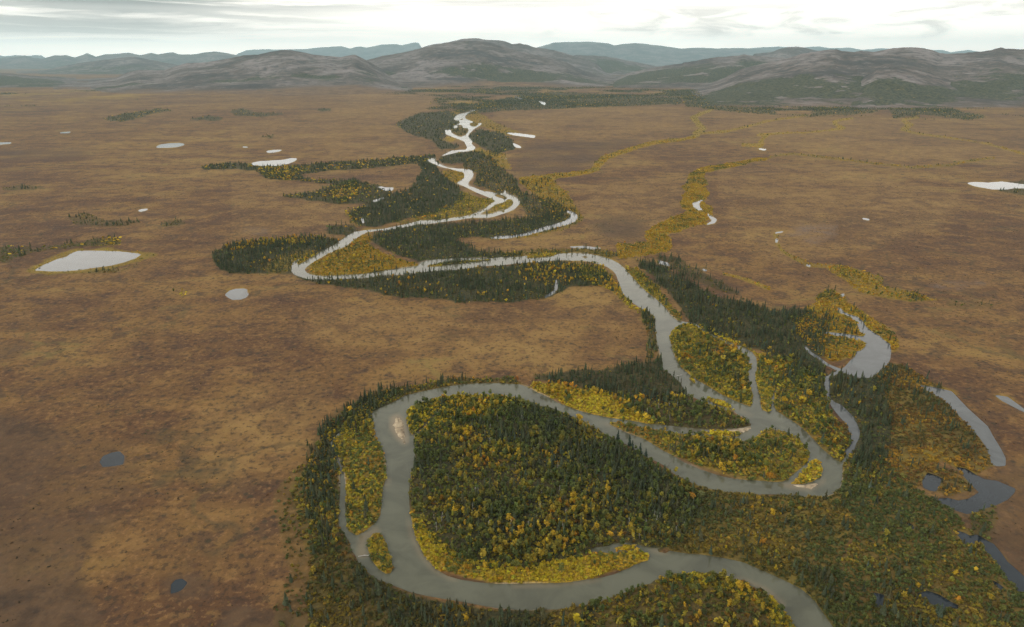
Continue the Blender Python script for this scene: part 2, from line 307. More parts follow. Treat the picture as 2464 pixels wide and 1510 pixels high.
# ------------------------------------------------------------------ materials
def mat(name, build):
    m = bpy.data.materials.new(name); m.use_nodes = True
    n = NT(m.node_tree); b = n.n('ShaderNodeBsdfPrincipled'); o = n.n('ShaderNodeOutputMaterial')
    n.put(o.inputs[0], b.outputs[0]); b.inputs['Specular IOR Level'].default_value = 0.15
    b.inputs['Roughness'].default_value = 0.9
    build(n, b); return m
def attr(n, name):
    a = n.n('ShaderNodeAttribute', attribute_name=name); return a
def mk_ground(n, b):
    P = n.n('ShaderNodeTexCoord').outputs['Object']
    a1 = attr(n, 'cover'); s1 = n.n('ShaderNodeSeparateColor'); n.put(s1.inputs[0], a1.outputs['Color'])
    a2 = attr(n, 'soil'); s2 = n.n('ShaderNodeSeparateColor'); n.put(s2.inputs[0], a2.outputs['Color'])
    n0 = n.noise(P, 1 / 900, 5, .6, .3); n1 = n.noise(P, 1 / 170, 7, .62, .6); n2 = n.noise(P, 1 / 34, 6, .65, .3); n3 = n.noise(P, 1 / 6.0, 5, .7)
    mp = n.n('ShaderNodeMapping'); n.put(mp.inputs[0], P); mp.inputs['Scale'].default_value = (1 / 300, 1 / 75, 1); mp.inputs['Rotation'].default_value = (0, 0, .35)
    st = n.noise(mp.outputs[0], 1.0, 6, .6, .8)
    f = n.math('ADD', n.math('MULTIPLY', n0, .36), n.math('ADD', n.math('MULTIPLY', n1, .34), n.math('MULTIPLY', st, .30)))
    c = n.ramp(f, [(.38, (.060, .030, .017)), (.45, (.104, .053, .023)), (.51, (.154, .084, .029)), (.59, (.225, .138, .042))])
    c = n.mix(n.rng(n2, .52, .60, 0, .62), c, (.060, .034, .022))
    c = n.mix(n.rng(n2, .45, .36, 0, .5), c, (.230, .130, .045))
    dr = attr(n, 'land_part'); c = n.mix(n.math('MULTIPLY', dr.outputs['Fac'], n.rng(n1, .36, .60, .45, 1.0)), c, n.mix(n.rng(n2, .36, .62), (.255, .158, .056), (.180, .104, .038)))  # paler ochre tone over marked patches of the plain
    v = n.vor(P, 1 / 3.2)
    c = n.mix(n.rng(n3, .53, .61, 0, .62), c, (.036, .025, .016))
    c = n.mix(n.rng(n3, .45, .37, 0, .5), c, (.24, .13, .052))
    v2 = n.vor(P, 1 / 11); c = n.mix(n.math('MULTIPLY', n.rng(v2, .30, .12, 0, .75), n.rng(n2, .45, .58)), c, (.040, .034, .020))
    # drainage lines
    vd = n.n('ShaderNodeTexVoronoi', feature='DISTANCE_TO_EDGE'); vd.inputs['Scale'].default_value = 1 / 420
    wv = n.n('ShaderNodeVectorMath', operation='ADD'); nn = n.n('ShaderNodeTexNoise'); nn.inputs['Scale'].default_value = 1 / 150; nn.inputs['Detail'].default_value = 4; n.put(nn.inputs['Vector'], P)
    ws = n.n('ShaderNodeVectorMath', operation='SCALE'); n.put(ws.inputs[0], nn.outputs['Color']); ws.inputs['Scale'].default_value = 330
    n.put(wv.inputs[0], P); n.put(wv.inputs[1], ws.outputs[0]); n.put(vd.inputs['Vector'], wv.outputs[0])
    c = n.mix(n.math('MULTIPLY', n.rng(vd.outputs['Distance'], .022, .0, 0, .5), n.rng(n1, .44, .55)), c, n.mix(n.rng(n0, .45, .55), (.050, .040, .022), (.19, .14, .040)))
    # ground cover
    k = n.noise(P, 1 / 3.0, 4, .7)
    c = n.mix(n.math('MULTIPLY', s2.outputs[0], n.rng(n2, .38, .62, .15, .8)), c, n.mix(n.rng(k, .35, .65), (.13, .085, .058), (.27, .21, .165)))            # pale lichen
    c = n.mix(s2.outputs[1], c, n.mix(n.rng(n2, .35, .65), (.030, .022, .018), (.110, .066, .035)))   # wet peat, plus painted darkening of the lower corners
    c = n.mix(s1.outputs[2], c, n.mix(n.rng(n2, .38, .62), (.070, .056, .019), (.190, .140, .030)))   # rusty dwarf birch
    c = n.mix(s1.outputs[1], c, n.mix(n.rng(k, .35, .65), (.150, .112, .022), (.420, .270, .028)))    # yellow willow scrub
    c = n.mix(s1.outputs[0], c, n.mix(n.rng(k, .35, .65), (.022, .026, .014), (.070, .058, .022)))    # forest floor
    c = n.mix(s2.outputs[2], c, n.mix(n.rng(k, .3, .7), (.24, .19, .14), (.34, .28, .21)))            # silt at the water's edge
    n.put(b.inputs['Base Color'], c)
    bp = n.n('ShaderNodeBump'); bp.inputs['Strength'].default_value = .55; bp.inputs['Distance'].default_value = .9
    n.put(bp.inputs['Height'], n.math('ADD', n3, n.math('MULTIPLY', v, -.5))); n.put(b.inputs['Normal'], bp.outputs[0])
M_GROUND = mat('tundra', mk_ground)
def water(name, base, base2, rough, wave, lam=3.0):
    def f(n, b):
        P = n.n('ShaderNodeTexCoord').outputs['Object']
        a = attr(n, 'shoal')
        q = n.noise(P, 1 / 48, 6, .62, 1.2)
        c = n.mix(n.rng(q, .35, .65), base, tuple(x * .70 for x in base))
        n.put(b.inputs['Base Color'], n.mix(a.outputs['Fac'], c, base2))
        b.inputs['IOR'].default_value = 1.33; b.inputs['Specular IOR Level'].default_value = .5
        n.put(b.inputs['Roughness'], n.rng(n.noise(P, 1 / 90, 4, .6, .6), .38, .62, rough * .6, rough * 1.3))
        bp = n.n('ShaderNodeBump'); bp.inputs['Strength'].default_value = wave; bp.inputs['Distance'].default_value = .25
        n.put(bp.inputs['Height'], n.noise(P, 1 / lam, 3, .6)); n.put(b.inputs['Normal'], bp.outputs[0])
    return mat(name, f)
M_RIVER = water('silty_water', (.104, .104, .072), (.22, .165, .100), .12, .10)
M_POND = water('lake_water', (.085, .092, .094), (.07, .06, .045), .07, .05, 1.5)
M_PEAT_DIM = water('peat_dimmed_water', (.020, .026, .032), (.07, .06, .045), .07, .05, 1.5)  # peat black; for the lower right ponds the colour includes corner darkening
def mk_leaf(n, b):
    a = attr(n, 'Col'); oi = n.n('ShaderNodeObjectInfo')
    P = n.n('ShaderNodeNewGeometry').outputs['Position']
    k = n.noise(P, 1 / 1.1, 2, .6)
    c = n.mix(n.rng(k, .3, .7, 0, .5), a.outputs['Color'], (.5, .5, .5), 'MULTIPLY')
    n.put(b.inputs['Base Color'], c); b.inputs['Roughness'].default_value = .7
    tr = n.n('ShaderNodeBsdfTranslucent'); n.put(tr.inputs[0], c); ms = n.n('ShaderNodeMixShader'); ms.inputs[0].default_value = .3
    o = [q for q in n.t.nodes if q.type == 'OUTPUT_MATERIAL'][0]
    n.put(ms.inputs[1], b.outputs[0]); n.put(ms.inputs[2], tr.outputs[0]); n.put(o.inputs[0], ms.outputs[0])
M_LEAF = mat('foliage', mk_leaf)
M_BARK = mat('bark', lambda n, b: n.put(b.inputs['Base Color'], n.mix(n.noise(n.n('ShaderNodeTexCoord').outputs['Object'], 4, 4), (.09, .07, .055), (.17, .15, .13))))
M_PALE = mat('pale_dead_wood', lambda n, b: n.put(b.inputs['Base Color'], n.mix(n.noise(n.n('ShaderNodeTexCoord').outputs['Object'], 3, 4), (.30, .28, .25), (.50, .48, .44))))
M_SAND = mat('river_sand', lambda n, b: n.put(b.inputs['Base Color'], n.ramp(n.noise(n.n('ShaderNodeTexCoord').outputs['Object'], 1 / 7, 6, .65, .6), [(.36, (.20, .155, .105)), (.5, (.34, .265, .175)), (.66, (.46, .38, .27))])))

# ------------------------------------------------------------------ mesh helpers
def mesh_np(name, verts, faces, m, kind=None, label=None, cat=None, group=None, colors=None, smooth=False, parent=None, link=True):
    """faces: (n,k) array of one polygon size, or list of such arrays"""
    me = bpy.data.meshes.new(name)
    fl = faces if isinstance(faces, list) else [faces]
    fl = [np.asarray(q, np.int32) for q in fl if len(q)]
    loops = np.concatenate([q.ravel() for q in fl]); tot = np.concatenate([np.full(len(q), q.shape[1], np.int32) for q in fl])
    me.vertices.add(len(verts)); me.vertices.foreach_set('co', np.asarray(verts, np.float32).ravel())
    me.loops.add(len(loops)); me.loops.foreach_set('vertex_index', loops)
    me.polygons.add(len(tot)); me.polygons.foreach_set('loop_start', np.concatenate([[0], np.cumsum(tot)[:-1]]).astype(np.int32))
    me.polygons.foreach_set('loop_total', tot)
    me.polygons.foreach_set('use_smooth', np.full(len(tot), smooth, bool))
    for an, cv in (colors or {}).items():
        cv = np.asarray(cv, np.float32)
        if cv.ndim == 1:
            a = me.attributes.new(an, 'FLOAT', 'POINT'); a.data.foreach_set('value', cv)
        else:
            if cv.shape[1] == 3: cv = np.concatenate([cv, np.ones((len(cv), 1), np.float32)], 1)
            a = me.attributes.new(an, 'FLOAT_COLOR', 'POINT'); a.data.foreach_set('color', cv.ravel())
    me.materials.append(m); me.update(calc_edges=True); me.validate()
    if not link: return me
    o = bpy.data.objects.new(name, me); COL.objects.link(o); tag(o, kind, label, cat, group)
    if parent: o.parent = parent
    return o
def tag(o, kind=None, label=None, cat=None, group=None):
    if kind: o['kind'] = kind
    if label: o['label'] = label
    if cat: o['category'] = cat
    if group: o['group'] = group

# ------------------------------------------------------------------ vegetation zones
# name, outline, spruce / birch / shrub per 100 m2, shrub palette, gold share of birches, floor (forest, yellow, rust)
ZN = [
 # --- near loop
 ("inside the big river loop", "Z 975,985 1050,955 1180,948 1300,968 1400,1010 1460,1050 1560,1110 1640,1155 1690,1190 1650,1300 1590,1325 1480,1305 1400,1340 1300,1370 1150,1370 1050,1320 1005,1250 985,1200 990,1060", 0.35, 2.3, 3.4, 'mix', .10, (.9, .1, 0)),
 ("inside the big river loop", "Z 1230,985 1330,990 1450,1060 1560,1120 1650,1170 1640,1230 1560,1262 1450,1240 1380,1190 1300,1150 1230,1110 1195,1040", 4.2, 0, 0, 'mix', 0, (.7, 0, .1)),
 ("inside the big river loop", "Z 1000,1080 1080,1050 1200,1000 1250,1120 1100,1160 1000,1150", .9, 0.4, 0, 'mix', 0, (.4, 0, 0)),
 ("inside the big river loop", "Z 1060,1190 1250,1180 1400,1210 1480,1260 1400,1300 1250,1300 1080,1270", 1.0, 2.6, 0, 'green', .12, (.3, 0, 0)),
 ("on the yellow rim of the big river loop", "Z 988,1200 1015,1260 1060,1320 1120,1352 1300,1362 1430,1335 1540,1325 1562,1350 1430,1385 1320,1408 1180,1398 1060,1372 1008,1310", 0.02, .25, 10, 'yellow', .6, (0, .9, .0)),
 ("on the yellow rim of the big river loop", "Z 973,985 1050,955 1200,948 1300,970 1180,990 1060,1020 988,1060", 0.0, .4, 9, 'yellow', .6, (0, .9, 0)),
 ("among the golden trees of the big river loop", "Z 1085,1275 1200,1262 1314,1250 1420,1290 1380,1345 1314,1347 1150,1345", 0.05, 2.4, 1, 'yellow', .55, (.2, .2, 0)),
 ("among the golden trees of the big river loop", "Z 1065,962 1190,962 1230,990 1180,1015 1080,1012", 0.05, 1.8, 1, 'yellow', .65, (.2, .2, 0)),
 # --- scrub right of the loop
 ("in the rusty scrub right of the big loop", "Z 1600,1140 1700,1180 1800,1195 1960,1200 2020,1180 2060,1280 2000,1400 1990,1480 1900,1420 1830,1370 1750,1345 1640,1330 1560,1310 1560,1260 1640,1230", 0.95, .15, 7.5, 'rust', .4, (.15, .15, .7)),
 ("in the rusty scrub right of the big loop", "Z 1560,1230 1700,1190 1760,1240 1700,1310 1560,1290", 1.3, .1, 1, 'rust', .4, (.2, 0, .3)),
 ("at the right bank near the bottom of the view", "Z 1780,1300 1900,1330 1990,1390 2040,1480 2100,1560 2040,1640 1960,1480 1880,1400 1780,1345", 1.7, 0.1, 1, 'rust', .4, (.2, 0, .3)),
 ("in the green shrubland of the lower right", "Z 2020,1180 2120,1110 2200,1180 2300,1240 2464,1420 2600,1560 2500,1650 2040,1640 1990,1480 2000,1400 2060,1280", 0.30, .2, 8.5, 'olive', .3, (.35, .25, .3)),
 ("in the green shrubland of the lower right", "Z 2140,1400 2230,1410 2300,1460 2300,1560 2150,1560 2100,1460", 1.6, 0, 0, 'olive', .3, (.4, 0, 0)),
 # --- bottom strip and left bank
 ("on the near bank below the first bend", "Z 760,1290 850,1350 900,1400 1000,1440 1200,1475 1350,1470 1420,1440 1450,1640 760,1640 740,1420", 1.3, .1, 5.5, 'rust', .3, (.5, .1, .4)),
 ("on the near bank below the first bend", "Z 850,1368 950,1420 1100,1460 1200,1475 1330,1480 1340,1640 1040,1640 930,1480 850,1420", 3.6, 0, 0, 'rust', .3, (.5, 0, 0)),
 ("on the near peninsula at the bottom", "Z 1440,1440 1560,1400 1640,1380 1760,1388 1850,1440 1930,1540 1960,1640 1400,1640 1400,1480", 0.35, 1.4, 5.0, 'mixy', .22, (.6, .3, .1)),
 ("on the near peninsula at the bottom", "Z 1580,1395 1680,1378 1780,1398 1860,1445 1930,1540 1900,1540 1820,1460 1740,1420", 0, .3, 7, 'yellow', .7, (0, .7, .3)),
 ("on the left bank of the near bend", "Z 750,1110 795,1020 870,968 960,938 1100,915 1240,903 1250,925 1100,930 980,958 900,1000 870,1012 800,1060 815,1120 820,1250 850,1345 780,1310 740,1240", 2.3, .35, 4.5, 'mixy', .3, (.6, .2, .1)),
 ("on the left bank of the near bend", "Z 740,1080 800,1000 900,950 960,940 900,995 800,1050 800,1200 750,1230", 2.6, 0, 0, 'mixy', .3, (.4, 0, 0)),
 ("on the left bank of the near bend", "Z 700,1180 745,1120 760,1240 850,1345 800,1360 740,1330", .6, .3, 3, 'mixy', .3, (.2, .1, .3)),
 ("on the long yellow island by the left bank", "Z 805,1060 850,1010 900,1010 915,1060 932,1130 922,1200 900,1270 860,1290 833,1275 828,1180 812,1100", 0.12, .5, 8, 'mixy2', .25, (.25, .7, 0)),
 ("on the long yellow island by the left bank", "Z 830,1030 870,985 902,995 905,1050 860,1060", 1.4, .4, 2, 'mix', .25, (.5, 0, 0)),
 ("on the small oval island near the first bend", "Z 878,1300 900,1280 925,1290 948,1360 940,1385 900,1370 880,1330", 0, .1, 9.5, 'mixy2', .3, (.1, .8, 0)),
 # --- spit, islands of the middle channel
 ("on the spruce spit between the channels", "Z 1265,905 1380,892 1480,883 1580,865 1612,880 1658,950 1670,985 1500,962 1380,935 1290,920", 4.6, 0, .8, 'green', 0, (.9, 0, .1)),
 ("on the spruce spit between the channels", "Z 1480,955 1640,955 1730,985 1808,1022 1790,1034 1680,1036 1560,1015 1500,985", 0.9, 2.6, 2, 'mix', .12, (.8, .1, 0)),
 ("on the golden shore of the spruce spit", "Z 1262,918 1340,920 1480,948 1530,985 1620,1036 1500,1016 1380,982 1290,942", 0.0, 1.1, 7.5, 'yellow', .75, (0, .9, 0)),
 ("on the riverbank strip above the spruce spit", "Z 1542,740 1570,748 1582,780 1585,830 1565,880 1555,900 1552,830 1552,780", 3.6, .2, 2, 'mixy', .4, (.6, .2, .2)),
 ("on the teardrop island of the middle channel", "Z 1465,1015 1600,1035 1740,1060 1810,1060 1850,1030 1900,1045 1950,1090 1945,1120 1900,1160 1800,1155 1690,1125 1560,1060", 0.25, 1.4, 5.0, 'mixy2', .2, (.3, .6, 0)),
 ("on the teardrop island of the middle channel", "Z 1640,1055 1760,1070 1850,1090 1860,1130 1760,1140 1660,1105", .9, 1.8, 0, 'mix', .3, (.4, 0, 0)),
 ("on the islet beside the teardrop island", "Z 1898,1165 1930,1130 1955,1105 1980,1120 1982,1140 1960,1165 1930,1168", 0, .2, 9, 'yellow', .6, (0, .9, 0)),
 ("on the pointed island below the right forest", "Z 1610,800 1640,780 1680,785 1760,830 1800,860 1815,920 1808,980 1740,955 1650,905 1620,860", 0.25, 1.3, 6.0, 'mixy2', .3, (.3, .6, 0)),
 ("on the pointed island below the right forest", "Z 1700,840 1790,860 1805,940 1750,930 1700,890", .5, 1.8, 0, 'mix', .35, (.3, 0, 0)),
 ("on the thin islets of the middle channel", "Z 1650,905 1682,925 1680,930 1655,915", 0, 0, 14, 'yellow', .3, (0, .9, 0)),
 ("on the thin islets of the middle channel", "Z 1697,955 1740,965 1765,985 1720,975", 0, 0, 14, 'yellow', .3, (0, .9, 0)),
 ("on the thin islets of the middle channel", "Z 1676,1040 1740,1037 1790,1045 1760,1054 1700,1048", 0, 0, 13, 'yellow', .3, (0, .9, 0)),
 ("on the lagoon bank of the big loop", "Z 1470,1320 1530,1312 1545,1330 1480,1335", 0, .2, 10, 'yellow', .3, (0, .9, 0)),
 # --- right forest
 ("in the long spruce forest right of the river", "Z 1508,612 1545,622 1600,650 1680,690 1760,722 1850,745 1945,752 1985,790 1975,850 1990,900 1960,905 1900,870 1850,864 1790,834 1720,808 1660,780 1600,700 1545,650", 4.2, .15, .6, 'olive', .1, (1, 0, 0)),
 ("in the long spruce forest right of the river", "Z 1570,612 1640,630 1700,660 1800,720 1720,700 1640,660", 1.6, 0, .5, 'olive', .1, (.6, 0, .1)),
 ("in the willows below the right forest", "Z 1490,635 1540,650 1590,700 1650,770 1640,780 1590,755 1540,700 1500,660", .6, .5, 5.5, 'mixy2', .3, (.3, .55, 0)),
 ("in the willows below the right forest", "Z 1660,770 1760,808 1830,850 1900,880 1880,900 1830,870 1760,840 1690,800", .2, .2, 4, 'yellow', .5, (.2, .5, .1)),
 ("in the mixed woods between river and slough", "Z 1820,850 1900,860 1990,915 1985,985 2010,1020 2045,1080 2030,1112 1960,1070 1885,1010 1865,960 1830,890", 0.8, 1.2, 5.5, 'mixy2', .2, (.4, .5, 0)),
 ("in the mixed woods between river and slough", "Z 1830,855 1960,890 1990,950 1960,960 1880,900", 2.0, .4, 0, 'mix', .1, (.5, 0, 0)),
 ("on the strip island beside the pointed island", "Z 1818,895 1845,900 1868,930 1862,990 1838,992 1828,960", 0, .2, 9, 'mixy2', .3, (.1, .8, 0)),
 ("in the rusty shrubs beside the slough", "Z 1990,1010 2040,1030 2052,1075 2035,1095 1990,1050", 0, 0, 7, 'marsh', .3, (0, .1, .8)),
 ("in the spruce stand right of the slough", "Z 1998,893 2040,905 2090,912 2130,872 2150,890 2130,960 2150,1040 2110,1130 2062,1130 2066,1050 2040,990 2005,955", 3.9, .1, 1, 'olive', .2, (1, 0, 0)),
 ("in the spruce stand right of the slough", "Z 2060,1100 2120,1080 2140,1150 2080,1200 2040,1160", 1.6, .3, 2, 'olive', .2, (.6, .1, .1)),
 ("in the orange marsh right of the slough", "Z 2100,880 2160,880 2240,930 2320,1010 2390,1120 2340,1145 2260,1110 2200,1180 2110,1140 2150,1030 2130,960", .75, 0, 4.5, 'marsh', .3, (.15, .2, .7)),
 ("in the orange marsh right of the slough", "Z 2150,870 2230,930 2320,1010 2385,1115 2340,1110 2260,1010 2170,920", 1.0, 0, 0, 'marsh', .3, (.3, 0, 0)),
 ("in the willows at the mouth of the slough", "Z 2012,1105 2062,1100 2075,1190 2035,1215 2005,1160", .4, .4, 7, 'olive', .2, (.4, .4, 0)),
 ("on the spruce point of the hook lake", "Z 2250,1120 2330,1160 2340,1180 2280,1195 2250,1170", 1.5, 0, 5, 'marsh', .3, (.3, .1, .5)),
 ("beyond the hook lake at the right edge", "Z 2340,1220 2390,1200 2400,1260 2360,1310 2330,1270", 1.4, 0, 4, 'olive', .3, (.4, .1, .3)),
 ("in the yellow marsh above the oxbow lake", "Z 1950,745 1990,695 2030,720 2090,790 2090,830 2050,860 2000,870 1940,830 1900,780", .5, 0, 5, 'yelo', .3, (.1, .55, .35)),
 ("in the yellow marsh above the oxbow lake", "Z 1960,775 2010,770 2060,790 2040,830 1980,830", .9, 0, 0, 'yelo', .3, (.2, 0, 0)),
 ("along the far shore of the oxbow lake", "Z 2030,730 2090,760 2150,810 2165,860 2148,840 2080,785 2030,750", .35, 0, 5, 'yelo', .3, (0, .5, .4)),
 ("in the yellow hollow right of the marsh", "Z 1985,640 2060,650 2130,690 2200,705 2280,730 2180,730 2100,715 2050,690", .08, .1, 2.5, 'yelo', .3, (.15, .5, .1)),
 ("in the far clump right of the marsh", "Z 2180,700 2240,715 2230,730 2190,722", 1.2, 0, 1, 'olive', .3, (.5, 0, 0)),
 ("in the far clump right of the marsh", "Z 2270,725 2400,735 2395,750 2280,745", .7, 0, 1, 'olive', .3, (.4, .1, 0)),
 # --- middle reach
 ("in the spruce belt south of the middle reach", "Z 700,662 800,668 1000,658 1200,645 1350,632 1440,640 1480,680 1440,692 1370,690 1330,718 1240,732 1100,728 950,714 850,694 770,682", 2.9, .12, 1.0, 'olive', .8, (1, 0, 0)),
 ("in the golden woods at the middle bend", "Z 1380,632 1450,638 1490,690 1515,725 1545,760 1500,735 1460,695 1400,680", .5, 1.2, 3.5, 'yellow', .5, (.3, .6, 0)),
 ("in the spruce belt south of the middle reach", "Z 1250,640 1400,640 1440,680 1330,690 1250,670", .2, .8, 0, 'yellow', .7, (0, .1, 0)),
 ("in the left forest beside the middle bend", "Z 508,612 560,590 660,576 800,572 832,590 775,606 715,642 700,662 640,660 560,658 520,645", 2.9, .1, .8, 'olive', .8, (1, 0, 0)),
 ("in the left forest beside the middle bend", "Z 540,592 640,575 780,572 770,585 650,592 560,606", .1, 1.3, 0, 'yellow', .85, (0, .1, 0)),
 ("in the orange clearing at the middle bend", "Z 632,650 660,622 720,602 770,600 720,630 690,660 650,660", 0, 0, 1.5, 'rust', .5, (-.9, .15, .9)),
 ("in the yellow willows of the middle bend", "Z 738,655 800,605 860,575 900,562 890,590 930,615 1000,636 1030,648 900,662 790,664", .12, .3, 4.5, 'yelo', .5, (.15, .8, .1)),
 ("in the inner forest of the middle bend", "Z 880,575 940,552 1050,540 1150,535 1250,528 1340,516 1385,535 1300,562 1200,574 1110,572 1090,580 1160,606 1260,612 1200,622 1080,636 1000,632 920,600", 2.6, .1, .8, 'mix', .3, (1, 0, 0)),
 ("in the inner forest of the middle bend", "Z 1180,612 1300,602 1420,600 1500,612 1480,622 1350,610 1220,622", .9, .1, 2.5, 'mixy', .3, (.4, .4, 0)),
 ("along the crescent oxbow", "Z 1180,575 1330,545 1392,508 1402,530 1380,545 1290,570 1190,582", .55, 0, 1.5, 'yelo', .3, (.2, .3, .2)),
 ("in the marsh right of the middle forest", "Z 1250,440 1320,430 1370,470 1390,510 1330,520 1290,470", .4, .1, 2, 'yelo', .4, (.2, .6, .1)),
 # --- upper river
 ("in the dark forest left of the upper river", "Z 855,540 838,515 900,482 990,455 1015,410 1000,385 1040,385 1060,420 1105,455 1120,480 1080,505 980,528 900,548", 2.2, .06, .3, 'olive', .8, (1, 0, 0)),
 ("in the willows left of the upper river", "Z 1110,460 1190,490 1170,510 1130,522 1000,530 900,545 1000,520 1090,500", .15, .2, 2.5, 'mixy2', .4, (.35, .5, 0)),
 ("in the willows left of the upper river", "Z 1065,410 1115,415 1118,430 1100,440 1070,430", .1, .1, 2.5, 'yelo', .4, (.2, .7, .1)),
 ("in the tree belt behind the elongated lake", "Z 480,402 540,394 620,396 720,400 800,392 900,385 1045,375 1030,392 900,404 800,412 720,420 745,435 870,436 860,446 760,440 640,430 615,412 560,408 490,408", 1.5, .3, .3, 'olive', .7, (.9, 0, 0)),
 ("in the golden woods behind the elongated lake", "Z 620,408 720,400 720,420 700,436 640,428", .3, .9, .2, 'yellow', .7, (.1, .2, 0)),
 ("in the left woods above the middle bend", "Z 670,474 760,462 810,445 850,438 920,450 945,470 880,490 830,494 760,486", 1.3, .3, .4, 'olive', .5, (.9, .05, 0)),
 ("in the left woods above the middle bend", "Z 800,450 850,438 880,450 830,492 800,480", .1, .8, .2, 'yellow', .6, (0, .2, 0)),
 ("in the left woods above the middle bend", "Z 830,510 870,500 880,540 850,545", .4, .6, .2, 'yellow', .6, (.3, .2, 0)),
 ("in the woods at the outside of the middle bend", "Z 770,548 850,545 860,565 800,570", 1.2, .1, .4, 'olive', .4, (.9, 0, 0)),
 ("in the forest right of the upper river", "Z 1110,400 1180,372 1200,400 1240,432 1252,462 1330,485 1380,505 1330,528 1270,530 1255,495 1190,462 1140,445 1150,420", 1.4, .05, .7, 'yelo', .4, (.85, .15, 0)),
 ("in the forest right of the upper river", "Z 1055,384 1090,370 1160,366 1170,380 1130,392 1070,394", 1.6, .05, .3, 'olive', .4, (.95, 0, 0)),
 ("in the forest right of the upper river", "Z 1128,330 1150,312 1210,322 1238,345 1235,362 1190,372 1150,350", 1.2, .03, .3, 'olive', .4, (.95, .0, 0)),
 ("on the braided islands of the upper river", "I 590,262 650,245 720,253 722,275 690,300 660,310 620,300 590,285", 1.1, .05, .6, 'yelo', .4, (.6, .35, 0)),
 ("on the braided islands of the upper river", "I 728,214 770,208 803,225 770,243 737,238", .5, .05, .9, 'yelo', .4, (.3, .6, 0)),
 ("on the braided islands of the upper river", "I 810,925 860,905 920,880 1000,835 1065,820 1070,835 1010,885 920,912", .05, .05, 2.2, 'mixy2', .4, (.2, .75, 0)),
 ("on the braided islands of the upper river", "I 370,1330 450,1308 560,1285 700,1277 900,1272 905,1282 800,1295 600,1315 450,1332", .6, .1, 2.5, 'mixy2', .4, (.3, .6, 0)),
 ("on the braided islands of the upper river", "G 90,895 130,880 200,870 280,865 340,868 300,885 220,893 130,900", 0, 0, 5, 'yellow', .4, (0, 1, 0)),
 ("on the braided islands of the upper river", "J 950,1155 960,1120 1000,1100 1080,1070 1155,1055 1140,1075 1080,1100 1010,1140 965,1162", 0, 0, 5, 'yellow', .4, (0, 1, 0)),
 ("in the yellow scrub of the upper river", "I 520,345 570,320 640,335 600,360 540,355", .03, .02, .8, 'yelo', .4, (.1, .8, 0)),
 ("in the yellow scrub of the upper river", "I 760,430 800,400 850,430 930,450 900,480 820,470", .1, .02, .8, 'yelo', .4, (.1, .7, 0)),
 ("in the far forest left of the upper river", "Z 950,300 1000,275 1080,268 1108,285 1100,305 1075,320 1065,340 1110,355 1060,362 1040,340 975,318", 1.0, .04, .1, 'olive', .4, (.95, 0, 0)),
 ("in the valley woods below the mountains", "Z 1090,268 1180,245 1260,230 1330,222 1500,230 1640,236 1640,252 1480,256 1330,263 1200,268 1120,276", .9, .10, .1, 'yelo', .5, (.85, .12, 0)),
 ("in the valley woods below the mountains", "Z 1640,235 1760,244 1850,260 1870,276 1760,270 1650,256", .8, .1, .1, 'yelo', .5, (.8, .15, 0)),
 ("in the valley woods below the mountains", "Z 2140,262 2200,255 2280,262 2380,282 2330,290 2220,276 2150,286", .8, .08, .1, 'yelo', .5, (.8, .1, 0)),
 ("in the valley woods below the mountains", "Z 1960,262 2060,258 2120,270 2040,278 1950,276", .7, .1, .1, 'yelo', .5, (.7, .15, 0)),
 ("in the sparse outskirts of the near left bank", "Z 650,1200 720,1120 790,1060 830,1200 800,1320 860,1420 800,1560 640,1560 700,1380", .12, .05, 1.3, 'rust', .3, (.05, .05, .15)),
 ("in the yellow scrub of the upper river", "Z 1080,272 1130,262 1200,300 1250,320 1230,330 1150,300 1120,310", .15, .05, .8, 'yelo', .4, (.2, .5, 0)),
 ("in the yellow scrub of the upper river", "Z 1160,360 1215,370 1230,410 1190,400", .2, .1, 1.0, 'yelo', .4, (.2, .6, 0)),
 # --- lake shore and tundra clumps
 ("along the shore of the large left lake", "K 0,1278 400,1262 800,1230 1100,1190 1350,1130 1550,1065 1560,1078 1370,1150 1120,1210 800,1250 400,1280 0,1292", .9, 0, .8, 'olive', .3, (.4, .2, .1)),
 ("on the sedge rim of the large left lake", "K 200,1235 380,1140 560,1060 680,1020 1000,1015 1280,1045 1420,1040 1440,1075 1250,1130 1000,1195 700,1235 400,1240", 0, 0, .35, 'yelo', .3, (.22, .5, .3)),
 ("behind the large left lake", "K 0,1000 300,1010 600,975 850,940 1080,930 1090,970 900,990 650,1000 300,1050 0,1170", .35, .1, 1.2, 'olive', .6, (.55, .1, .1)),
 ("in the golden clump behind the large left lake", "K 925,930 1080,935 1080,975 930,975", .1, 1.0, .2, 'yellow', .9, (.1, .4, 0)),
 ("in the lone golden clump on the left tundra", "K 1500,1430 1600,1400 1660,1385 1740,1420 1700,1450 1560,1460", 0, 1.6, 1.5, 'yellow', .8, (.1, .5, 0)),
 ("in the scattered clumps of the left tundra", "K 600,740 780,705 920,765 1250,760 1250,790 1000,810 700,800", .35, 0, .5, 'olive', .5, (.45, .05, 0)),
 ("in the scattered clumps of the left tundra", "K 1440,790 1640,745 1680,790 1480,805", .5, 0, .6, 'olive', .5, (.5, .1, 0)),
 ("in the scattered clumps of the left tundra", "K 0,470 200,440 430,455 300,480 60,490", .3, 0, .3, 'olive', .5, (.5, .05, 0)),
 ("in the far clumps of the left tundra", "L 740,860 950,815 1130,790 1280,795 1150,815 900,880 780,878", .5, .15, .1, 'olive', .6, (.85, .15, 0)),
 ("in the far clumps of the left tundra", "L 1340,870 1500,840 1610,855 1560,875", .45, .03, .1, 'olive', .6, (.8, .0, 0)),
 ("in the far clumps of the left tundra", "L 1660,800 1760,788 1840,815 2080,825 1900,845 1700,840", .35, .05, .1, 'olive', .6, (.75, .05, 0)),
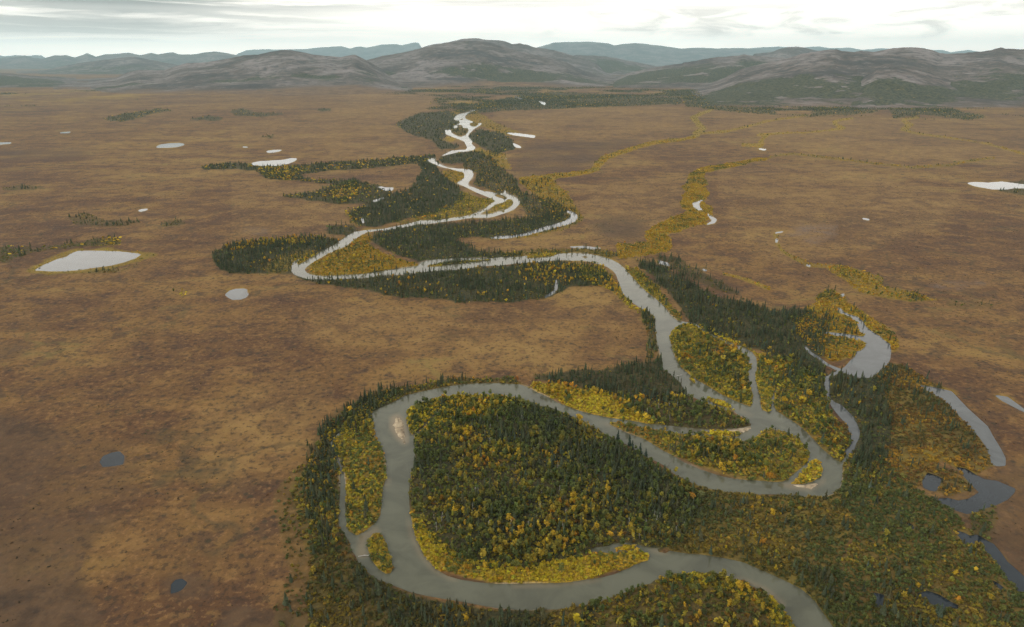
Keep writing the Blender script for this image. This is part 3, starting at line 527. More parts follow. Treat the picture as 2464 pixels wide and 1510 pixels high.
 ("in the far clumps of the left tundra", "L 2260,800 2330,783 2400,795 2330,808", .45, .0, .1, 'olive', .6, (.85, .05, 0)),
 ("in the far clumps of the left tundra", "L 1850,990 1950,980 2010,980 1960,1000", .5, .2, .1, 'olive', .6, (.7, .1, 0)),
 ("by the bright lake at the right edge", "H 1900,340 2013,330 2200,335 2200,356 1960,350", .6, .0, .1, 'olive', .6, (.8, .0, 0)),
 ("by the bright lake at the right edge", "H 1820,400 1930,378 2200,385 2200,440 2000,440 1880,420", .5, .0, .3, 'olive', .6, (.7, .05, .1)),
]
# creeks lined with willow: outline points with half widths (picture units)
CR = [
 ("in the golden willow valley", "G 780,850 900,845 1050,822 1110,800 1030,745 1110,690 1250,635 1380,590 1420,560 1310,500 1340,450 1400,420 1320,385 1380,340 1340,310 1400,255 1550,225 1700,200 1790,175 1880,170", [16, 16, 15, 17, 13, 14, 18, 18, 14, 15, 18, 14, 14, 14, 11, 9, 6, 6, 4, 4], .05, 3.2, 'yelo', (.08, .75, .25)),
 ("along the yellow creek right of the upper river", "G 60,330 250,318 330,292 420,285 560,265 620,238 640,205 690,160 800,122 900,88 1050,48 1200,30 1350,12", [9, 10, 7, 6, 5, 7, 7, 6, 6, 6, 6, 5, 4], .05, 1.6, 'yelo', (.08, .8, .1)),
 ("along the far creeks below the right mountain", "Q 0,1010 100,985 95,960 150,935 130,915 90,870 80,850 140,820 200,800 215,790 150,765", [2, 5, 5, 5, 5, 5, 5, 4.5, 4.5, 4, 3.5], .02, .5, 'olive', (.15, .8, 0)),
 ("along the far creeks below the right mountain", "Q 130,965 300,955 420,930 520,905 600,880 700,865 900,835", [4, 4, 3.5, 3, 3, 2.5, 2], .03, .5, 'yelo', (.2, .7, 0)),
 ("along the far creeks below the right mountain", "Q 430,1050 560,1056 570,1015 600,985 540,980 700,965 900,960 1050,945 1160,930 1100,895 1100,878 1230,855", [5, 5, 3, 4, 3, 2.5, 2, 3, 4, 4, 3, 2], .03, .5, 'yelo', (.15, .75, 0)),
 ("along the far creeks below the right mountain", "Q 1700,850 1590,870 1640,905 1590,940 1700,970 1900,995 2200,1040 2464,1115 2700,1150", [4, 5, 6, 5, 2.5, 2, 2, 3, 3], .03, .4, 'yelo', (.2, .65, .1)),
 ("along the tundra creek at right", "H 130,155 300,130 450,145 650,170 900,200 1200,232 1480,212 1600,185 1800,160", [2.5, 2.5, 2.5, 2.5, 2, 3, 3, 4, 2.5], .12, .5, 'yelo', (.3, .4, .1)),
 ("along the creek chain of the right tundra", "H 180,720 195,800 240,860 330,905 430,955 550,960 700,980 820,1020 960,1080", [3, 3, 3, 3, 3, 4, 6, 8, 9], .03, .9, 'yelo', (.1, .4, .2)),
 ("along the thin creek right of the forest", "G 1560,1018 1660,1040 1780,1080 1900,1130", [2.5, 3, 3, 2.5], 0, 1.0, 'yelo', (0, .5, .2)),
]
PAL = {  # shrub palettes: colours and their shares
 'yellow': [((.50, .38, .028), .5), ((.38, .30, .03), .27), ((.46, .28, .024), .11), ((.16, .165, .038), .12)],
 'mixy2':  [((.38, .29, .028), .38), ((.20, .19, .036), .34), ((.11, .13, .036), .22), ((.34, .19, .024), .06)],
 'mixy':   [((.30, .22, .026), .28), ((.15, .14, .03), .34), ((.08, .095, .03), .28), ((.21, .12, .022), .10)],
 'mix':    [((.105, .126, .034), .42), ((.165, .168, .036), .32), ((.30, .24, .03), .30), ((.18, .105, .022), .06)],
 'green':  [((.06, .085, .028), .6), ((.10, .115, .033), .3), ((.2, .15, .025), .1)],
 'olive':  [((.080, .094, .028), .42), ((.115, .118, .028), .34), ((.15, .105, .024), .14), ((.25, .19, .026), .10)],
 'rust':   [((.092, .098, .028), .40), ((.130, .105, .026), .30), ((.17, .125, .026), .20), ((.26, .185, .026), .10)],
 'marsh':  [((.10, .088, .025), .25), ((.150, .088, .023), .35), ((.23, .135, .025), .25), ((.34, .20, .025), .15)],
 'yelo':   [((.38, .25, .024), .42), ((.38, .19, .02), .22), ((.22, .19, .03), .20), ((.10, .11, .03), .16)],
}
FOR = np.zeros((VH, UW), np.float32); YEL = FOR.copy(); RUS = FOR.copy()
trees = {'spruce': [], 'birch': [], 'willow': []}     # rows: u, v, r, g, b, zone index, size factor
DM = {'spruce': 1.4, 'birch': 1.9, 'willow': 3.1}
def sample(wgt, u0, v0, dens, kind, zi, cols, size=1.0):
    if dens <= 0: return
    rows = slice(v0 - V0, v0 - V0 + wgt.shape[0])
    y = ROWY[rows]; thin = np.clip((1500 / y) ** 1.1, .03, 1)
    wt = wgt * (AREA[rows] * thin)[:, None]
    tot = wt.sum(); n = int(rng.poisson(dens * DM[kind] / 100 * tot)) if tot > 0 else 0
    if n < 1: return
    cs = np.cumsum(wt.ravel().astype(np.float64)); k = np.searchsorted(cs, rng.random(n) * cs[-1])
    k = np.clip(k, 0, wt.size - 1)
    v = v0 + k // wt.shape[1] + rng.random(n); u = u0 + k % wt.shape[1] + rng.random(n)
    pr = np.array([c[1] for c in cols]); gxx, gyy = ground(u, v)
    # neighbours share a colour: a patchy field picks along the palette
    fld = .55 * (fbm(gxx, gyy, 38., 3, 301 + zi) - .5) / .26 + .45 * (rng.random(n) - .5) * 2
    rk = np.argsort(np.argsort(fld)) / n
    ci = np.searchsorted(np.cumsum(pr / pr.sum()), rk).clip(0, len(cols) - 1)
    c = np.array([c[0] for c in cols])[ci]
    trees[kind].append(np.column_stack([u, v, c, np.full(n, zi), np.full(n, size)]))
ZNAMES = []
SPR = [((.060, .074, .037), .42), ((.074, .088, .044), .30), ((.088, .084, .038), .20), ((.066, .090, .056), .08)]
def birch_cols(g): return [((.092, .112, .030), .48 * (1 - g)), ((.145, .148, .033), .34 * (1 - g)), ((.24, .20, .030), .18 * (1 - g)), ((.36, .26, .030), .45 * g), ((.50, .33, .028), .42 * g), ((.44, .22, .024), .13 * g)]
def zone(name, m, u0, v0, sd, bd, wd, pal, gold, fl, soft, bias=0.0):
    if name not in ZNAMES: ZNAMES.append(name)
    zi = ZNAMES.index(name)
    H_, W_ = m.shape; sl_ = (slice(v0 - V0, v0 - V0 + H_), slice(u0 - U0, u0 - U0 + W_))
    wl = WAT[sl_]; m = np.maximum(m, wl * (blur(m, 9, 6) > .03)); mb = blur(m, *soft)
    edge = np.clip((mb + (.35 + 2.6 * mb * (1 - mb)) * (1.0 * (NZ[sl_] - .5) + .9 * (NZB[sl_] - .5)) - .28 + bias) / .35, 0, 1) * sstep(mb, .03, .22)
    land_part = (WB[sl_] < .22)
    wgt = edge * land_part
    clump = np.clip(.25 + 1.9 * (NZ[sl_] - .22), .12, 1.6)
    sample(wgt * clump, u0, v0, sd, 'spruce', zi, SPR)
    clump2 = np.clip(1.7 - 1.7 * NZ[sl_], .2, 1.5)
    sample(wgt * clump2, u0, v0, bd, 'birch', zi, birch_cols(gold))
    sample(wgt, u0, v0, wd, 'willow', zi, PAL[pal])
    for A_, k in zip((FOR, YEL, RUS), fl):
        if k: A_[sl_] += edge * k
for (name, s, sd, bd, wd, pal, gold, fl) in ZN:
    p = pts(s); vm = p[:, 1].mean()
    m, u0, v0 = fill(p)
    r = 8 if vm > 700 else 5 if vm > 480 else 2
    zone(name, m, u0, v0, sd, bd, wd, pal, gold, fl, (r + 1, r))
for (name, s, ws, sd, wd, pal, fl) in CR:
    p = pts(s); t = np.linspace(0, len(p) - 1, len(p) * 10); i = np.clip(t.astype(int), 0, len(p) - 2); f_ = (t - i)[:, None]
    q = p[i] * (1 - f_) + p[i + 1] * f_; hw = 1.45 * np.interp(t, np.arange(len(ws)), ws) * (.8 + .4 * rng.random(len(t)))
    sq = np.clip((q[:, 1] - HZ) / 520, .30, .7); d_ = np.gradient(q, axis=0); nrm = np.column_stack([-d_[:, 1], d_[:, 0]]); nrm /= np.linalg.norm(nrm, axis=1)[:, None] + 1e-9
    off = np.column_stack([nrm[:, 0] * hw, nrm[:, 1] * hw * sq])
    dm = None
    full = np.zeros((VH, UW), np.float32)
    for k in range(len(q) - 1):
        add(full, *fill(np.array([q[k] + off[k], q[k + 1] + off[k + 1], q[k + 1] - off[k + 1], q[k] - off[k]])))
    v0 = max(int(q[:, 1].min()) - 30, V0); v1 = int(q[:, 1].max()) + 30; u0 = max(int(q[:, 0].min()) - 40, U0); u1 = min(int(q[:, 0].max()) + 40, U1)
    zone(name, full[v0 - V0:v1 - V0, u0 - U0:u1 - U0], u0, v0, sd, .03, wd * 1.5, pal, .5, fl, (2, 1), .30)
# broken woods on the lower mountain slopes and plain edges
FARW = [("Q 0,560 400,600 900,640 1300,760 1600,770 2464,800 2900,840 2900,880 2300,860 1700,850 1200,830 900,840 500,810 0,760", .30, .40),
        ("M 0,600 300,560 900,540 1500,530 2000,560 2464,640 2464,760 1700,770 1300,760 900,800 600,830 700,700 200,660", .26, .44),
        ("L 0,660 600,640 1200,560 2000,560 2464,570 2464,640 1600,690 1000,720 400,760 0,830", .12, .58)]
for s, dn, th in FARW:
    m, u0, v0 = fill(pts(s)); H_, W_ = m.shape; sl_ = (slice(v0 - V0, v0 - V0 + H_), slice(u0 - U0, u0 - U0 + W_))
    nz = fbm(GX[sl_], GY[sl_] * 1.0, 700., 5, 77, .6)
    e = blur(m, 6, 3) * sstep(nz, th, th + .10)
    if "in the far woods below the mountains" not in ZNAMES: ZNAMES.append("in the far woods below the mountains")
    zi = ZNAMES.index("in the far woods below the mountains")
    sample(e, u0, v0, dn * 6, 'spruce', zi, SPR); sample(e * sstep(fbm(GX[sl_], GY[sl_], 300., 3, 90), .5, .6), u0, v0, dn * 2, 'birch', zi, birch_cols(.35))
    FOR[sl_] += e * .9; YEL[sl_] += blur(m, 6, 3) * sstep(fbm(GX[sl_], GY[sl_], 420., 4, 55, .6), .56, .66) * .35
PALE = np.zeros((VH, UW), np.float32); PEAT_VIGNETTE = PALE.copy(); SILT = PALE.copy()
for s in ("H 300,690 330,660 420,652 640,655 620,740 520,780 460,810 400,790 360,740 250,740", "K 2180,850 2280,830 2400,840 2440,870 2250,890", "H 1400,1080 1700,1070 1780,1100 1500,1140 1300,1110"):
    m, u0, v0 = fill(pts(s)); add(PALE, blur(m, 7, 4) * .5, u0, v0)
for s in ("P 380,590 560,540 700,520 760,620 740,760 720,900 560,1010 420,1060 160,1130 100,1080 200,980 240,880 330,760", "P -100,350 420,500 640,800 420,1200 560,1560 -100,1560", "Z 2150,1240 2500,1100 2600,1600 2250,1600", "P 0,20 160,10 130,70 0,110", "P 0,1080 220,1100 400,1200 200,1400 0,1420", "P 850,1270 900,1230 1020,1240 1120,1280 1110,1340 960,1390 860,1330", "P 1150,1470 1250,1400 1400,1430 1500,1420 1640,1440 1640,1600 1150,1600",  # wet peat; the big lower corner patches also paint in lens falloff
          "G 60,60 700,30 1000,25 800,90 640,170 560,240 200,300 60,300 0,180", "G 560,640 900,560 1000,640 950,760 700,780", "B 380,610 560,560 900,500 960,420 980,520 700,600", "K 0,100 800,130 760,190 0,210"):
    m, u0, v0 = fill(pts(s)); add(PEAT_VIGNETTE, blur(m, 14, 8) * np.clip(.1 + 1.6 * (NZB[v0 - V0:v0 - V0 + m.shape[0], u0 - U0:u0 - U0 + m.shape[1]] - .25), 0, .8), u0, v0)
OCHRE = np.zeros((VH, UW), np.float32)  # weights of the paler ochre ground patches
for s in ("Z 560,300 820,262 840,215 1080,232 1100,250 960,290 900,330 700,350 560,340", "Z 1200,262 1640,250 1660,330 1480,345 1300,330 1190,290", "Z 1720,262 2200,300 2464,330 2464,400 2100,385 1880,345 1720,310", "Z 1420,450 1640,420 1640,520 1560,590 1420,600 1400,500",
          "Z 1730,400 2000,400 2320,470 2250,560 1900,640 1780,600 1740,500", "Z 760,735 1300,740 1420,700 1530,760 1550,860 1300,890 1000,880 700,820", "Z 560,440 830,450 850,560 560,570", "Z 780,340 1000,330 1030,370 800,380", "Z 460,1000 700,900 800,940 720,1100 560,1200 480,1150"):
    m, u0, v0 = fill(pts(s)); k_ = 22 if pts(s)[:, 1].mean() > 600 else 12; add(OCHRE, blur(m, k_, k_ // 2) * np.clip(.55 + .9 * (NZB[v0 - V0:v0 - V0 + m.shape[0], u0 - U0:u0 - U0 + m.shape[1]] - .4), 0, 1) * .8, u0, v0)
rim = np.clip(blur(RIV, 4, 2) * 2.2, 0, 1) * (WAT < .5)
SILT = np.clip(rim * sstep(fbm(GX, GY, 60., 3, 3), .58, .70), 0, .7)
WETRIM = np.clip(blur(WAT, 7, 4) * 3, 0, 1) * (1 - np.clip(RIV, 0, 1)); pk = (GY < 640) ; YEL += WETRIM * .45 * (FOR < .5) * sstep(NZ, .42, .62) * ~pk; PEAT_VIGNETTE = np.maximum(PEAT_VIGNETTE, np.clip(WETRIM * 1.2, 0, 1) * sstep(NZ, .30, .55) * pk * .8)
print('zones ok', {k: sum(len(q) for q in v) for k, v in trees.items()})

# ------------------------------------------------------------------ the ground sheet and the water
vr = np.concatenate([np.geomspace(62000, 24000, 9)[:-1], row_y(np.arange(y_row(24000.0), 1540, 1.7)), np.linspace(325, -150, 24)[0:]])
us = np.concatenate([np.linspace(-4200, -420, 30)[:-1], np.linspace(-420, -30, 60)[:-1], np.arange(-30, 2496, 2.1), np.linspace(2500, 2884, 60), np.linspace(2884, 6700, 30)[1:]])
vrow = y_row(vr); zc = np.maximum(vr * CP + CAM_H * SP, 150)
gx = (us[None, :] - CX) / F * zc[:, None]; gy = np.broadcast_to(vr[:, None], gx.shape)
SU, SV = np.broadcast_to(us[None, :], gx.shape), np.broadcast_to(vrow[:, None], gx.shape)
inside = (SV > V0 + 1) & (SV < V1 - 1) & (SU > U0) & (SU < U1)
def smp(a, dflt=0.0): return np.where(inside, bil(a, SU, SV), dflt)
gz = smp(HR, .9)
H_, W_ = gx.shape
idx = np.arange(H_ * W_).reshape(H_, W_)
quads = np.stack([idx[1:, :-1], idx[1:, 1:], idx[:-1, 1:], idx[:-1, :-1]], -1)
q = quads.reshape(-1, 4)
FORc, YELc, RUSc = (np.clip(a, 0, 1) for a in (FOR, YEL, RUS))
cover = np.stack([smp(FORc), smp(YELc), smp(RUSc)], -1).reshape(-1, 3); soil = np.stack([smp(PALE), smp(PEAT_VIGNETTE), smp(SILT)], -1).reshape(-1, 3)
mesh_np('ground', np.stack([gx, gy, gz], -1).reshape(-1, 3), q, M_GROUND, 'structure', 'brown and ochre autumn tundra plain reaching to the mountains', 'ground', colors={'cover': cover, 'soil': soil, 'land_part': smp(OCHRE).ravel()}, smooth=True)

def water_sheet(name, field, m, label, cat, z=0.0):
    sel = np.where(inside, bil(field[0], SU, SV, field[1], field[2]), 0) if field[0] is not WAT else smp(WAT)
    # only inside its own window
    u0, v0 = field[1], field[2]
    win = (SU >= u0 - 2) & (SU <= u0 + field[0].shape[1] + 2) & (SV >= v0 - 2) & (SV <= v0 + field[0].shape[0] + 2)
    on = (sel > .012) & win
    keep = on[1:, :-1] | on[1:, 1:] | on[:-1, 1:] | on[:-1, :-1]
    qq = quads[keep]
    if len(qq) == 0: print('empty', label); return
    ids, inv = np.unique(qq, return_inverse=True)
    vx = np.stack([gx.ravel()[ids], gy.ravel()[ids], np.full(len(ids), z)], -1)
    sh = smp(SHOAL).ravel()[ids]
    mesh_np(name, vx, inv.reshape(-1, 4), m, 'structure', label, cat, colors={'shoal': sh})
SHOAL = np.zeros((VH, UW), np.float32)
for s, k in (("A 660,330 700,310 745,360 760,470 740,490 690,450 655,390", .75), ("A 610,700 640,660 660,680 630,740", .4), ("A 480,1000 580,940 600,980 540,1010 515,1060 540,1110 470,1130", .45), ("A 750,880 770,920 800,1010 850,1110 920,1190 1050,1250 1000,1250 900,1200 820,1110 770,1000", .5),
              ("D 0,1120 400,1112 800,1064 800,1090 400,1140 0,1150", .45), ("D 1900,1030 2100,1100 2300,1200 2464,1330 2464,1290 2300,1150 2100,1065", .5), ("B 1060,1010 1740,1010 1762,1060 1400,1050", .25), ("C 700,1430 800,1420 1000,1440 1040,1370 1050,1420 950,1480 800,1470", .5),
              ("B 640,975 720,985 780,1015 700,1000", .5), ("D 1240,790 1330,800 1440,830 1380,850 1260,830", .4), ("C 380,870 440,880 520,930 500,940", .3)):
    m, u0, v0 = fill(pts(s)); add(SHOAL, blur(m, 6, 4) * k, u0, v0)
rp = fill(river_poly); rm = rp[0].copy()
tmp = np.zeros((VH, UW), np.float32); add(tmp, *rp)
for p in islands: add(tmp, *fill(p), op='sub')
water_sheet('river', (blur(tmp, 2, 2, 1), U0, V0), M_RIVER, 'winding grey green silty river looping across the tundra', 'river')
for k_, (p, lab, nm) in enumerate(PONDS):
    m, u0, v0 = fill(p)
    pm = np.pad(m, 4); far = p[:, 1].mean() < 400
    water_sheet(nm, (blur(pm, 2, 2, 1), u0 - 4, v0 - 4), M_PEAT_DIM if p[:, 1].mean() > 1050 else M_POND, lab, nm.replace('_', ' '), .02 + .006 * k_)
print('ground ok', len(q))

# ------------------------------------------------------------------ sand bars
def sandbar(s, label, h=.45):
    p = pts(s); x, y = ground(p[:, 0], p[:, 1]); P_ = np.column_stack([x, y])
    # refine the ring and roughen it
    t = np.linspace(0, len(P_), len(P_) * 4, endpoint=False); i = t.astype(int); f_ = (t - i)[:, None]
    ring = P_[i] * (1 - f_) + P_[(i + 1) % len(P_)] * f_; c = ring.mean(0)
    ring = ring + rng.normal(0, .5, ring.shape)
    lv = [(1.12, -.35), (1.0, -.05), (.86, h * .55), (.6, h), (.3, h * 1.15)]
    V_ = [np.column_stack([c + (ring - c) * k, np.full(len(ring), z) + (rng.normal(0, .05, len(ring)) if z > 0 else 0)]) for k, z in lv]
    V_ = np.concatenate(V_ + [np.array([[c[0], c[1], h * 1.2]])]); n = len(ring); fs = []
    for L_ in range(len(lv) - 1):
        for k in range(n): fs.append((L_ * n + k, L_ * n + (k + 1) % n, (L_ + 1) * n + (k + 1) % n, (L_ + 1) * n + k))
    tri = [((len(lv) - 1) * n + k, (len(lv) - 1) * n + (k + 1) % n, len(lv) * n) for k in range(n)]
    mesh_np('sandbar', V_, [np.array(fs), np.array(tri)], M_SAND, 'structure', label, 'sandbar', smooth=True)
sandbar("A 690,330 705,332 718,350 733,372 730,392 735,420 742,440 725,458 705,440 692,425 684,400 672,378", "pale sandbar rising midstream in the near left bend")
sandbar("A 728,462 738,470 745,482 735,478", "tiny sand spit just downstream of the pale midstream bar", .25)
sandbar("C 785,1438 880,1441 990,1427 1002,1440 945,1466 860,1457", "brown gravel bar on the outer side of the yellow islet")
sandbar("C 300,1034 400,1024 500,1008 510,1020 480,1042 420,1056 360,1050 330,1042", "curved pale sandbar at the tip of the spruce spit")

# ------------------------------------------------------------------ mountains
def mk_mtn(n, b):
    P = n.n('ShaderNodeTexCoord').outputs['Object']
    a = attr(n, 'wood'); sp = n.n('ShaderNodeSeparateColor'); n.put(sp.inputs[0], a.outputs['Color'])
    n1 = n.noise(P, 1 / 900, 7, .62, .4); n2 = n.noise(P, 1 / 130, 6, .7, .2); n3 = n.noise(P, 1 / 28, 4, .75)
    c = n.ramp(n1, [(.36, (.046, .040, .036)), (.48, (.100, .080, .066)), (.60, (.190, .162, .152))])
    c = n.mix(n.rng(n2, .47, .60, 0, .8), c, (.038, .036, .034))
    c = n.mix(n.rng(n2, .45, .34, 0, .6), c, (.23, .21, .205))
    c = n.mix(n.rng(sp.outputs[2], 0, 1), c, n.mix(n.rng(n2, .4, .6), (.10, .060, .035), (.17, .105, .052)))   # tundra apron
    fo = n.rng(n.math('ADD', sp.outputs[0], n.math('MULTIPLY', n.math('ADD', n.math('MULTIPLY', n.math('SUBTRACT', n2, .5), .8), n.math('MULTIPLY', n.math('SUBTRACT', n.noise(P, 1 / 520, 5, .6, .5), .5), 1.6)), 1.6)), .38, .56)
    fcol = n.mix(n.rng(n3, .40, .58), (.010, .017, .012), (.078, .076, .036))
    c = n.mix(fo, c, fcol)
    gold = n.math('MULTIPLY', sp.outputs[1], n.rng(n.math('ADD', n3, n.math('MULTIPLY', n2, .7)), .95, 1.1))
    c = n.mix(gold, c, (.26, .17, .05))
    n.put(b.inputs['Base Color'], c)
    bp = n.n('ShaderNodeBump'); bp.inputs['Strength'].default_value = .7; bp.inputs['Distance'].default_value = 30
    n.put(bp.inputs['Height'], n.math('ADD', n2, n.math('MULTIPLY', n3, .3))); n.put(b.inputs['Normal'], bp.outputs[0])
M_MTN = mat('mountain_tundra', mk_mtn)
def mountain(name, s, Y, front, back, label, rough=.36, wood=.6, gold=.4, step=2.4, nr=70, power=1.5, lam=1500., woodtop=.55, apron=.0, seed=1, taper=40.):
    p = pts(s); us_ = np.arange(p[0, 0], p[-1, 0] + .1, step); vs = np.interp(us_, p[:, 0], p[:, 1])
    vs = vs + (vnoise(us_ / 9., us_ * 0, 3 + seed) - .5) * 1.2
    Yc = Y if np.isscalar(Y) else np.interp(us_, p[:, 0], Y)
    Yc = Yc + 0 * us_
    dx, dy, dz = ray(us_, vs); t = Yc / dy; hc = CAM_H + t * dz; xc = t * dx
    ends = np.minimum(sstep(np.arange(len(us_)), 0, 12), sstep(len(us_) - 1 - np.arange(len(us_)), 0, 12))
    hc = np.maximum(hc * np.minimum(1, .02 + np.minimum((us_ - us_[0]), (us_[-1] - us_)) / taper), 1)
    sF = np.linspace(0, 1, nr); sB = np.linspace(1, 0, nr // 3)[1:]
    Yr = np.concatenate([(Yc - front)[None] + sF[:, None] * front, Yc[None] + (1 - sB)[:, None] * back])
    pp = np.concatenate([sF, sB])[:, None]
    # spurs and gullies running down the slope
    X = xc[None] * (Yr / Yc[None])
    rid = fbm(X + 400 * fbm(X, Yr, 2500, 2, seed + 4), Yr * .62, lam, 5, seed, .5, True) - .56
    body = pp ** power * (1 - .25 * (1 - pp)) * .75 + .25 * (pp * pp * (3 - 2 * pp))
    damp = np.clip((1 - pp) * 3.2, 0, 1) * np.clip(pp * 4, 0, 1)
    Z = hc[None] * (body + rough * rid * damp * (.35 + .65 * pp)) + fbm(X, Yr, 260., 3, seed + 9) * 10 * pp * np.clip((1 - pp) * 6, 0, 1)
    Z = Z - 8 * (1 - np.clip(pp * 8, 0, 1))
    frac = Z / np.maximum(hc[None], 1)
    nz = fbm(X, Yr, 1400., 4, seed + 40)
    fw = np.clip(wood * sstep(woodtop + .45 * (nz - .5) - frac, -.12, .18) * sstep(frac + .25 * (nz - .5) - apron, .0, .12), 0, 1) * (.45 + .9 * np.clip(.60 - rid * 1.6, 0, 1))
    gd = gold * sstep(fbm(X, Yr, 700., 3, seed + 60), .46, .62) * sstep(woodtop + .15 - frac, 0, .2)
    ap = np.clip(sstep(apron + .3 * (nz - .5) - frac, -.06, .12), 0, 1) if apron > 0 else np.zeros_like(fw)
    colr = np.stack([np.clip(fw, 0, 1), gd, ap], -1).reshape(-1, 3)
    n0, n1_ = X.shape; ix = np.arange(n0 * n1_).reshape(n0, n1_)
    qd = np.stack([ix[:-1, :-1], ix[:-1, 1:], ix[1:, 1:], ix[1:, :-1]], -1).reshape(-1, 4)
    mesh_np(name, np.stack([X, Yr, Z], -1).reshape(-1, 3), qd, M_MTN, 'structure', label, name.replace('_', ' '), colors={'wood': colr}, smooth=True)
mountain('mountain', "M -330,520 -200,490 0,466 90,455 200,430 300,405 420,385 560,355 700,325 820,305 920,292 1000,298 1080,310 1160,336 1250,362 1350,385 1450,405 1550,430 1650,455 1750,485 1850,515 1950,540 2060,560", 14500, 5600, 3500, 'broad dome-shaped grey mountain at the centre of the skyline', seed=2, taper=150., wood=.85, gold=.5, woodtop=.42, power=1.8, apron=.08)
mountain('mountain', "M 380,400 500,370 640,326 760,308 870,284 930,277 990,277 1040,288 1130,290 1180,300 1230,318 1290,314 1340,325 1400,344 1480,354 1540,365 1640,392 1740,420 1840,455 1960,500", 19500, 5000, 3500, 'hazy reddish ridge rising just behind the central mountain', seed=5, wood=.6, gold=.5, woodtop=.35)
mountain('hill', "L 380,620 600,598 840,560 930,520 1000,508 1180,508 1260,480 1360,455 1500,450 1640,425 1760,400 1860,395 1950,375 2060,360 2140,370 2260,395 2350,405 2464,413 M 80,396 180,402 280,425 400,470 520,520", 12000, 4800, 3000, 'long grey hill with one rounded top left of the centre', seed=8, taper=140., wood=.75, gold=.35, woodtop=.40, apron=0.16, power=1.9)
mountain('hill', "M 1420,450 1500,425 1620,405 1720,398 1810,402 1900,408 2000,425 2100,445 2200,465 2300,485 2450,520", 22000, 5000, 3000, 'green hazy hill right of the central mountain', seed=12, wood=.9, gold=.4, woodtop=.8)
mountain('hill', "M 1950,560 2100,522 2200,500 2300,480 2464,458 Q 0,455 120,435 250,412 340,408 400,402 440,394 480,400 560,405 640,412 720,420 800,440 950,480", 13500, 4800, 3000, 'dark wooded ridge before the distant blue range', seed=15, wood=1.0, gold=.3, woodtop=.75, power=1.5, apron=.04)
mountain('mountain', "Q 400,430 480,396 560,385 640,376 700,355 760,342 820,337 880,345 930,360 980,368 1040,385 1150,420", 20500, 4000, 3000, 'small teal peak between the central and right mountains', seed=18, wood=.4, gold=.1, woodtop=.4)
mountain('mountain', "Q 60,620 200,570 380,510 500,480 600,455 700,438 780,415 860,390 950,375 1040,362 1080,358 1110,357 1150,370 1200,374 1240,378 1290,367 1380,375 1480,355 1560,345 1650,341 1740,350 1800,362 1860,385 1920,390 2000,385 2100,378 2230,365 2275,348 2295,344 2330,352 2464,358 2700,365 2950,400", 9800, 4700, 3500, 'long grey rocky mountain wall along the right skyline', seed=21, taper=120., wood=.9, gold=.7, woodtop=0.5, lam=1300., rough=.30, power=1.5, apron=.02)
mountain('hill', "Q 1050,700 1180,600 1300,520 1420,490 1550,488 1700,512 1850,552 2000,598 2150,640 2300,690 2464,735", 7400, 2300, 1500, 'rounded spur in front of the right mountain wall', seed=25, taper=120., wood=.9, gold=.8, woodtop=.55, lam=900., rough=.22, power=1.5, apron=.03)
mountain('mountain', "M 1300,400 1400,345 1450,335 1530,310 1600,307 1700,303 1820,303 1920,312 1970,328 2030,318 2110,312 2200,318 2300,330 2400,345 Q 0,352 100,345 250,350 400,348 520,352 650,365 800,400", 52000, 11000, 6000, 'pale blue flat-topped range on the horizon right of centre', seed=30, wood=.2, gold=0, lam=3500., step=3, rough=.16)
mountain('mountain', "Q 300,370 520,345 700,338 860,345 990,335 1060,350 1200,345 1300,360 1450,350 1600,365 1760,362 1870,362 1940,380 2060,360 2150,375 2400,370", 66000, 8000, 5000, 'faint farthest blue peaks behind the right mountain', seed=34, wood=0, gold=0, lam=5000., step=3)
mountain('mountain', "L -500,405 -300,415 -150,400 0,420 60,415 180,402 230,415 300,428 390,399 430,403 470,398 540,416 580,402 630,386 690,411 760,395 850,388 930,382 1010,400 1090,382 1140,395 1190,385 1250,379 1290,392 1380,395 1500,378 1560,372 1640,385 1720,402 1850,430", 37000, 8000, 5000, 'jagged teal blue range on the left horizon', seed=38, wood=.5, gold=0, lam=2600., step=2.4, rough=.25)
mountain('hill', "L 120,535 300,515 400,490 550,460 700,440 850,420 960,410 1050,425 1200,455 1300,472 1420,500", 22500, 4500, 4000, 'smooth blue hump before the left range', seed=41, wood=.6, gold=.1, lam=2600., step=3)
mountain('hill', "L -500,500 -200,510 0,525 100,535 250,550 400,562 560,585", 13500, 4500, 2500, 'low dark hill at the left edge', seed=44, wood=1.0, gold=.1, step=3, woodtop=.9, power=1.5)
mountain('mountain', "L 1600,410 1690,395 1780,365 1900,355 2000,360 2200,355 2300,345 2464,335 M 60,352 130,335 180,345 280,325 400,320 440,328 530,306 600,322 680,350", 64000, 8000, 5000, 'faint pale blue peaks left of the central mountain', seed=47, wood=0, gold=0, lam=5000., step=3)
mountain('mountain', "L -450,395 0,402 40,406 110,400 200,404 270,398 340,408 420,412", 58000, 7000, 5000, 'faint far peaks at the left edge under low cloud', seed=49, wood=0, gold=0, lam=4000., step=3)
print('mountains ok')

